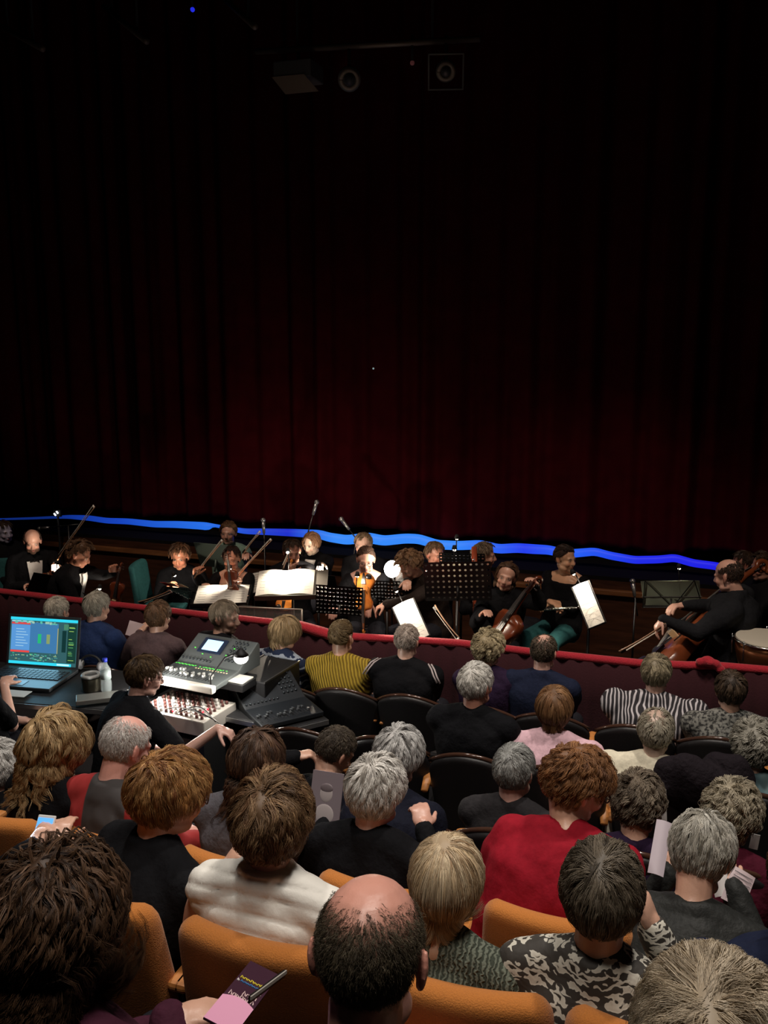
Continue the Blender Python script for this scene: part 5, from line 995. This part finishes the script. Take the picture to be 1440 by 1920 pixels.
# the mixing console with small lit screen
mA, mB, mC, mD = atz(338, 1200, 1.16), atz(452, 1212, 1.16), atz(300, 1268, 1.02), atz(400, 1296, 1.02)
print('mixer', mA, mB, mC, mD)
xm = nrm((mB - mA + mD - mC) * [1, 1, 0]); ym = np.array([-xm[1], xm[0], 0]); am = math.atan2(xm[1], xm[0]); cm = atz(350, 1285, 1.02)
def fader_bank(b, n, x0, x1, y0, y1, z, rs, cap):
    for i in range(n):
        X = x0 + (x1 - x0) * i / (n - 1); f = rs.uniform(.2, .8); cap.box((X, y0 + (y1 - y0) * f, z + .010), (.012, .022, .014)); b.box((X, (y0 + y1) / 2, z + .001), (.003, y1 - y0, .003))
def console(label, c, rz, w_, scr=True, dim=1, d=.50):
    r = empty('mixing_console', c, label, 'mixing console', rz=rz); rs = np.random.RandomState(3)
    sy = lambda y_: .03 + (max(0, y_) * .55 if y_ > 0 else 0)       # flat front half, raked meter bridge behind
    b = MB(); V = [(sx * w_ / 2, yy, zz) for sx in (-1, 1) for yy, zz in ((-.24, 0), (-.24, .03), (.02, .045), (.26, .17), (.28, .15), (.28, 0))]; n = 6
    b.add(V, [tuple(range(n)), tuple(range(n, 2 * n))[::-1]] + [(i, i + n, (i + 1) % n + n, (i + 1) % n) for i in range(n)]); b.build('chassis', GREYC if scr else mat('black console', (.008, .010, .013), .45), r, bevel=.006); ch_ = children(r)[0]
    tz = math.atan2(.125, .24); R = np.array([[1, 0, 0], [0, math.cos(tz), -math.sin(tz)], [0, math.sin(tz), math.cos(tz)]]); Q = lambda a, t, h=0: np.array([a, .02, .045]) + R @ np.array((0, t * .27, h))
    slot, cap = MB(), MB(); fader_bank(slot, 17, -w_ * .45, w_ * .32, -.20, -.06, .034, rs, cap); slot.build('fader_slots', BLACK, r); cap.build_each('fader_cap', mat('pale fader caps', (.5, .5, .48), .4) if scr else mat('dull fader caps', (.06, .065, .07), .4), ch_)
    if scr:
        b = MB(); b.box(Q(-.06, .62, .006), (.19, .13, .008), R=R); b.build('display_bezel', mat('navy bezel', (.02, .03, .06), .3), r); b = MB(); b.box(Q(-.06, .62, .0115), (.13, .095, .002), R=R); b.build('display', em('pale blue screen', (.38, .60, .80), 1.15 * dim), r)
    kn = MB(); 
    for i in range(4):
        for j in range(5): p = Q(w_ * .20 + i * .030, .25 + j * .15, 0); kn.cyl(p, p + R @ np.array([0, 0, .014]), .009, .007, 10)
    for i in range(9): p = Q(-w_ * .45 + i * .028, .12, 0); kn.cyl(p, p + R @ np.array([0, 0, .012]), .007, .006, 10)
    kn.build_each('knob', mat('dark knobs', (.02, .025, .03), .35), ch_, smooth=True)
    g = MB()
    for i in range(30):
        if rs.rand() < .75 * dim + .1: g.box((-w_ * .46 + i * w_ * .028, -.02 + .006 * (i % 2), .042), (.010, .008, .004))
    for q in range(7): p = Q(rs.uniform(-.45, .45) * w_, rs.uniform(.1, .9), .004); g.box(p, (.009, .006, .003), R=R)
    if not dim: return r
    g.build('green_lamps', em('green leds', (.10, .85, .08), .9 * dim), r)
    g = MB()
    for i in range(12): g.box((-w_ * .1 + i * w_ * .045, -.045, .041), (.010, .008, .004))
    g.build('amber_lamps', em('amber leds', (.9, .7, .4), .6 * dim), r)
    b = MB(); b.box((0, -.262, .012), (w_, .05, .05)); b.build('arm_rest', mat('white front edge' if scr else 'black front edge', (.75, .72, .64) if scr else (.02, .02, .02), .5), r, bevel=.01)
    return r
wm = float(np.linalg.norm((mD - mC)[:2])) * 1.05
cc_ = (mC + mD) / 2; cc_ = cc_ + ym * .26; cc_[2] = 1.0
console('grey mixing console with small pale blue screen and green lights', cc_ - xm * .03, am, .50)
console('second dark mixing console tilted up left of the mustard cardigan', atz(520, 1332, .80), am + 1.0, .44, scr=False, dim=0)
r, p_ = desk('black flight case desk under the grey mixing console', (370, 1290), .98, .46, .99, 5, 0); r.location = [float(v) for v in (cc_ + xm * .10 + ym * .05)[:2]] + [.0]; r.rotation_euler.z = am
for ch in children(r): pass
r, p_ = desk('black desk under the second dark console', (505, 1340), .46, .56, .79, 4.8, 0, 0); pq = atz(520, 1332, .80); r.location = (float(pq[0]), float(pq[1]), 0); r.rotation_euler.z = am + 1.0
# paper pad and gooseneck lamp right of the console
pp = atz(441, 1272, 1.015); r = empty('note_box', pp - [0, 0, .03], 'black box under the white notepad beside the console', 'box', rz=am); MB().box((0, 0, .0), (.22, .16, .05)).build('casing', CASE, r, bevel=.004); MB().box((0, .0, .026), (.20, .02, .004)).build('lid_seam', DGREY, r)
sheet('notepad', 'white notepad lying right of the grey mixing console', pp + [0, 0, .006], .20, .13, np.stack([xm, ym, np.array([0, 0, 1.])], 1), T=.008, lines=False, cat='notepad')
def desk_lamp():
    p = atz(452, 1236, 1.22); r = empty('gooseneck_lamp', p, 'small gooseneck lamp lighting the console and notepad', 'lamp'); base = atz(395, 1285, 1.03) - p
    b = MB(); b.tube([base, base + [0, 0, .06], base * .5 + [0, 0, .10], (0, 0, .05)], .006, 8); b.build('gooseneck', CASE, r, smooth=True)
    b = MB(); b.tube([(0, 0, .07), (0, 0, .045), (0, 0, .025)], [.012, .034, .050], 16); b.build('shade', CASE, r, smooth=True)
    b = MB(); b.sph((0, 0, .008), (.046, .046, .036), 14, 10); b.build('bulb', mat('console lamp glow', (1, .97, .9), em=(1, .96, .86), es=14), r, smooth=True)
    lamp('console_light', 'POINT', p + [0, 0, -.065], 7, (1, .95, .86), None, .03)
desk_lamp()
q_ = atz(480, 1262, .98); r = empty('flight_case', (q_[0], q_[1], 0), 'tall black flight case between the notepad and the patterned navy sweater', 'case', rz=am)
MB().box((0, .10, .49), (.30, .46, .98)).build('body', CASE, r, bevel=.008)
for sx in (-1, 1): MB().box((sx * .148, .10, .978), (.012, .46, .012)).build('edge', mat('dull edge', (.10, .10, .10), .4, metal=.7), r)
MB().tube([(-.06, -.135, .62), (-.06, -.155, .64), (.06, -.155, .64), (.06, -.135, .62)], .008, 8).build('handle', STEEL, r, smooth=True)
# brightly lit knob unit below the console
def unit():
    p = atz(342, 1328, .86); r = empty('outboard_rack', p - [0, 0, .10], 'brightly lit rack of small knobs and cables below the console', 'equipment rack', rz=am); rs = np.random.RandomState(8)
    b = MB(); b.box((0, .05, .05), (.52, .36, .10)); b.build('chassis', mat('pale rack face', (.45, .42, .38), .5), r, bevel=.006)
    k = MB(); k2 = MB()
    for i in range(12):
        for j in range(7): q = (-.22 + i * .04, -.09 + j * .045, .10); (k if (i + j) % 3 else k2).cyl(q, (q[0], q[1], .122), .011, .009, 10)
    k.build_each('knob', mat('dark red knobs', (.10, .03, .025), .35), r, smooth=True); k2.build_each('knob', mat('pale knobs', (.6, .58, .55), .35), r, smooth=True)
    g = MB()
    for q in ((.20, .0), (.20, -.05), (.02, -.12)): g.sph((q[0], q[1], .13), .007, 8, 6)
    g.build('red_lamps', em('red leds', (1, .02, .04), 1.6), r)
    for q in range(4): b = MB(); x0 = rs.uniform(-.2, .1); b.tube([(x0 + t * .3, -.12 + .03 * math.sin(t * 4 + q), .13 + .05 * math.sin(t * PI)) for t in np.linspace(0, 1, 12)], .004, 6); b.build('cable', mat('pale cable', (.4, .38, .36), .4) if q % 2 else CASE, r, smooth=True)
    L_ = p + np.array([-.16, -.02, .20]); lamp('rack_light', 'POINT', L_, 16, (1, .95, .88), None, .02)
    rl_ = empty('rack_lamp', L_, 'tiny bright lamp over the knob rack', 'lamp'); b = MB(); b.sph((0, 0, .02), .012, 10, 8); b.build('bulb', _m['console lamp glow'], rl_, smooth=True); b = MB(); b.tube([(0, 0, .03), (-.02, .05, .05), (-.02, .12, -.08)], .004, 6); b.build('gooseneck', CASE, rl_, smooth=True)
    b = MB(); b.box((0, .05, -.34), (.50, .34, .64)); o = b.build('rack_cabinet', CASE, None); o.location = p - [0, 0, .12]; o.rotation_euler.z = am; tag(o, 'black cabinet carrying the brightly lit knob rack', 'cabinet'); o.location[2] = p[2] - .10 - .02
unit()
# ------------------------------------------------------------------ things in hands
def Rcol(xd, yd): xd = nrm(np.array(xd, float)); yd = np.array(yd, float); yd = nrm(yd - xd * (xd @ yd)); return np.stack([xd, yd, np.cross(xd, yd)], 1)
def quad_frame(tl_, tr_, bl_, Y, Yb=None):
    a, b, c = at(*tl_, Y), at(*tr_, Y), at(*bl_, Yb or Y); R = Rcol(b - a, a - c); return (b + c) / 2, np.linalg.norm(b - a), np.linalg.norm(a - c), R
def phone():
    c, w_, h, R = quad_frame((74, 1527), (106, 1530), (58, 1582), 2.42, 2.36); r = empty('smartphone', c, 'white smartphone with bright blue screen held at the left edge', 'phone')
    MB().box((0, 0, 0), (w_, h, .008), R=R).build('casing', mat('white phone', (.8, .8, .8), .3), r, bevel=.003)
    MB().box(R @ np.array([0, 0, .0045]), (w_ * .88, h * .80, .001), R=R).build('screen', em('phone blue', (.10, .36, .85), 1.0), r)
    MB().box(R @ np.array([0, 0, .0052]), (w_ * .80, h * .16, .001), R=R).build('message', em('phone white', (.75, .88, .95), 1.0), r); MB().cyl(R @ np.array([0, -h * .45, .004]), R @ np.array([0, -h * .45, .0052]), .004).build('home_button', mat('phone grey', (.5, .5, .5)), r)
    lamp('phone_light', 'AREA', c + R[:, 2] * .03, .25, (.6, .8, 1), c + R[:, 2], .06)
phone()
def booklet():
    c, w_, h, R = quad_frame((580, 1443), (632, 1451), (590, 1545), 3.02, 2.95); r = empty('booklet', c, 'large grey booklet with a faint portrait, held left of the white curly head', 'booklet')
    MB().box((0, 0, 0), (w_ * 1.1, h, .006), R=R).build('cover', mat('grey mauve cover', (.22, .18, .20), .4), r)
    b = MB(); b.sph(R @ np.array([0, .02, .002]), (w_ * .24, h * .17, .003), 20, 10, R=R); b.sph(R @ np.array([0, -h * .28, .002]), (w_ * .36, h * .20, .003), 20, 10, R=R); b.build('portrait', mat('faint portrait grey', (.42, .37, .37), .5), r, smooth=True)
    b = MB(); b.sph(R @ np.array([0, .02 + h * .10, .003]), (w_ * .22, h * .09, .003), 16, 8, R=R); b.build('portrait_hair', mat('portrait hair', (.15, .12, .13), .5), r, smooth=True)
booklet()
c, w_, h, R = quad_frame((1375, 1622), (1416, 1646), (1352, 1684), 2.98, 2.90); sheet('programme_page', 'right half of the open pages below the grey head, with faint lines of text', c, w_, h, R, 'programme', None, .006, mat('pinkish page', (.62, .50, .52), .6))
c, w_, h, R = quad_frame((1345, 1625), (1376, 1622), (1325, 1680), 2.98, 2.92); sheet('programme_page', 'left half of the open pages below the grey head, curling up at the edge', c, w_, h, R, 'programme', None, .012, mat('white page', (.70, .66, .64), .6), lines=False)
c, w_, h, R = quad_frame((1238, 1538), (1262, 1545), (1212, 1635), 3.0, 2.85); sheet('programme_page', 'long pale mauve sheet left of the grey head bent over pages', c, w_ * 1.2, h, R, 'programme', None, .006, mat('mauve page', (.42, .36, .40), .6), lines=False)
c, w_, h, R = quad_frame((1240, 1480), (1252, 1481), (1236, 1545), 3.75); sheet('programme_page', 'narrow white sheet right of the tight brown grey curls', c, w_, h, R, 'programme', None, .002, mat('bright page', (.8, .8, .78), .6), lines=False)
c, w_, h, R = quad_frame((1408, 1562), (1424, 1566), (1406, 1590), 3.7); sheet('programme_page', 'small white page beside the loose grey blonde curls', c, w_, h, R, 'programme', None, .002, _m['bright page'], lines=False)
c, w_, h, R = quad_frame((243, 1163), (277, 1172), (235, 1190), 5.95, 5.9); sheet('programme_page', 'folded pale page held before the mauve brown jacket', c, w_, h, R, 'programme', None, .02, _m['pinkish page'], lines=False)
def programme():
    c, w_, h, R = quad_frame((468, 1802), (532, 1834), (372, 1905), 1.62, 1.40)
    r = empty('programme_booklet', c, 'glossy dark programme with pink panel and yellow and white lettering, bottom left centre', 'programme'); gl_ = mat('glossy dark cover', (.045, .015, .03), .3)
    W = w_ * .85; MB().box((0, 0, 0), (W, h, .004), R=R).build('cover', gl_, r)
    P_ = lambda a, b_, z=.003: R @ np.array((a * W, b_ * h, z))
    b = MB(); V = [P_(-.5, -.5), P_(.5, -.5), P_(.5, -.12)] + [P_(.5 - k / 8, -.12 + .06 * math.sin(k / 8 * PI), .003) for k in range(1, 9)]; n = len(V); V += [v + R[:, 2] * .001 for v in V]
    b.add(V, [tuple(range(n))[::-1], tuple(range(n, 2 * n))] + [(i, (i + 1) % n, (i + 1) % n + n, i + n) for i in range(n)]); b.build('pink_panel', mat('pink panel', (.72, .33, .50), .5), r)
    rs = np.random.RandomState(5)
    def letters(y0, x0, x1, n, hh, m_, name, slant=.2):
        b = MB(); st_ = (x1 - x0) / n
        for i in range(n):
            a = x0 + i * st_; pts = [P_(a + st_ * .15, y0 - hh), P_(a + st_ * .2, y0 + hh * (1 if i % 3 == 0 else .3)), P_(a + st_ * .8, y0 + hh * .3 * (1 if i % 2 else -1)), P_(a + st_ * .85, y0 - hh * .9)]; b.tube(pts, W * .018, 6)
        b.build(name, m_, r)
    letters(.22, -.42, .46, 8, .018, mat('yellow print', (.75, .62, .05), .5), 'yellow_lettering'); letters(.165, -.45, -.38, 1, .016, mat('white print', (.8, .75, .75), .5), 'small_white_mark'); letters(.165, -.34, .36, 7, .012, mat('blue print', (.06, .22, .5), .5), 'blue_lettering')
    letters(.02, -.05, .40, 4, .03, mat('pale pink print', (.75, .55, .55), .5), 'title_lettering'); letters(-.045, -.40, .42, 7, .032, _m['pale pink print'], 'script_lettering'); letters(.10, .2, .46, 1, .012, _m['white print'], 'white_mark')
programme()
def spare_booklet():
    a, b_ = at(470, 1872, 1.40), at(537, 1822, 1.52); R = Rcol(b_ - a, (0, .3, 1)); r = empty('folded_leaflet', (a + b_) / 2, 'thin folded leaflet edge lying right of the glossy programme', 'leaflet'); MB().box((0, 0, 0), (np.linalg.norm(b_ - a), .007, .003), R=R).build('page_edge', mat('grey page edge', (.35, .33, .30), .6), r); MB().box(R @ np.array((0, -.004, -.004)), (np.linalg.norm(b_ - a), .014, .004), R=R).build('cover', EBO, r)
spare_booklet()
c = at(1330, 1440, 4.2); b = MB()
for q in range(10): a = q * .63; b.sph(c + [.10 * math.cos(a) * (1 + .3 * (q % 3)), .05 * math.sin(a), -.09 + .05 * math.sin(a * 2)], (.10, .07, .12))
me = b.remesh('folded_coat', .014, 5); V = co(me); V += vn(me) * (.012 * smoothn(V, 30, 5))[:, None]; O = np.array([c[0], c[1], c[2] - .2]); setco(me, V - O); o = link('folded_coat', me, cloth('dark furry coat', (.014, .010, .013), bump=1.0), None); o.location = O.tolist(); tag(o, 'dark furry coat draped over a chair right of the cream top', 'coat')
# ------------------------------------------------------------------ lamps and bars under the dark ceiling
def truss_bar(label, a, b_):
    a, b_ = np.array(a), np.array(b_); r = empty('lighting_bar', (a + b_) / 2, label, 'lighting bar', 'steel bars under the ceiling'); MB().cyl(a - (a + b_) / 2, b_ - (a + b_) / 2, .025).build('bar', mat('bar steel', (.16, .12, .10), .5, metal=.5), r, smooth=True)
    for t in (.2, .8): q = a + (b_ - a) * t - (a + b_) / 2; MB().cyl(q, q + [0, 0, 8.0 - (a + (b_ - a) * t)[2]], .012).build('hanger', BLACK, r, smooth=True)
truss_bar('steel bar at the upper left, nearest the corner', at(0, 48, 7.6), at(80, 92, 7.0)); truss_bar('steel bar at the upper left, middle one', at(195, 12, 7.6), at(275, 78, 7.0)); truss_bar('steel bar at the top, right one', at(425, 2, 7.6), at(478, 50, 7.0))
p0, p1 = at(480, 108, 8.0), at(900, 85, 8.0); truss_bar('long dark steel bar carrying the three lamps', p0 + [0, 0, .05], p1 + [0, 0, .05])
LB = mat('lamp housing grey', (.10, .10, .10), .5); WARM = mat('warm grey panel', (.20, .15, .12), .6)
def projector():
    p = at(560, 150, 8.0); r = empty('stage_lamp', p, 'boxy stage lamp with pale slanted flap hanging near the top centre', 'stage lamp')
    MB().box((0, 0, .055), (.36, .30, .15)).build('housing', LB, r, bevel=.01)
    b = MB(); b.add([(-.19, -.16, .0), (.12, -.16, .0), (.24, -.12, -.14), (-.08, -.12, -.14), (-.19, -.15, -.0), (.12, -.15, -.0), (.24, -.11, -.14), (-.08, -.11, -.14)], [(0, 3, 2, 1), (4, 5, 6, 7), (0, 1, 5, 4), (1, 2, 6, 5), (2, 3, 7, 6), (3, 0, 4, 7)]); b.build('flap', WARM, r)
    MB().cyl((0, 0, .12), (0, 0, .3), .015).build('clamp', BLACK, r, smooth=True)
projector()
def par(px, py, label, R_, sq):
    p = at(px, py, 8.0); r = empty('stage_lamp', p, label, 'stage lamp'); d = nrm(np.array([0, 0, CZ]) - p); d = nrm(d + [0, 0, -.1]); x = nrm(np.cross(d, (0, 0, 1))); z = np.cross(x, d); Rm = np.stack([x, d, z], 1)
    b = MB(); b.tube([-d * .18, -d * .05, d * .06], [R_ * .6, R_, R_], 22); b.build('housing', LB, r, smooth=True)
    b = MB(); b.tube([d * .055 + Rm @ np.array([R_ * .72 * math.cos(a), 0, R_ * .72 * math.sin(a)]) for a in np.linspace(0, 2 * PI, 29)], .018, 8); hs_ = children(r)[0]; b.build('lens_ring', mat('pale lens ring', (.28, .22, .18), .4), hs_, smooth=True)
    b = MB(); b.sph(d * .06, R_ * .5, 16, 8); b.build('lens', mat('dark lens', (.06, .06, .065), .15), hs_, smooth=True)
    if sq:
        b = MB(); 
        for sx, sz, ww, hh in ((-1, 0, .012, .28), (1, 0, .012, .28), (0, 1, .30, .012), (0, -1, .30, .012)): b.box(d * .07 + Rm @ np.array([sx * .145, 0, sz * .135]), (ww, .05, hh), R=Rm)
        b.build('barn_door_frame', LB, r)
    b = MB(); b.cyl((0, 0, R_ * .8), (0, 0, .28), .014); b.build('clamp', BLACK, r, smooth=True)
par(655, 148, 'round dark stage lamp right of the boxy one', .10, False); par(836, 133, 'stage lamp in a square frame with pale ring, upper right of centre', .085, True)
p = at(773, 118, 8.0); r = empty('small_stage_lamp', p, 'tiny dim reddish lamp between the two round stage lamps', 'stage lamp'); MB().sph((0, 0, 0), .02, 10, 8).build('lens', em('dim red glow', (.10, .03, .03), .3), r, smooth=True); MB().cyl((0, 0, .01), (0, 0, .22), .012).build('clamp', BLACK, r, smooth=True)
p = at(361, 18, 7.6); r = empty('blue_pilot_light', p, 'small blue pilot light at the top left of the dark ceiling', 'light'); MB().sph((0, 0, 0), .020, 10, 8).build('lens', em('blue pilot glow', (.02, .03, .85), .8), r, smooth=True); MB().cyl((0, 0, .01), (0, 0, .6), .01).build('hanger', BLACK, r, smooth=True)
lamp('rig_fill', 'SPOT', (-2.6, 4.6, 3.4), 5, (1, .8, .65), tuple(at(700, 110, 8)), .2, 34, .8)  # added unseen fill from below, imitating bounce from the pit
print('objects', len(bpy.data.objects))
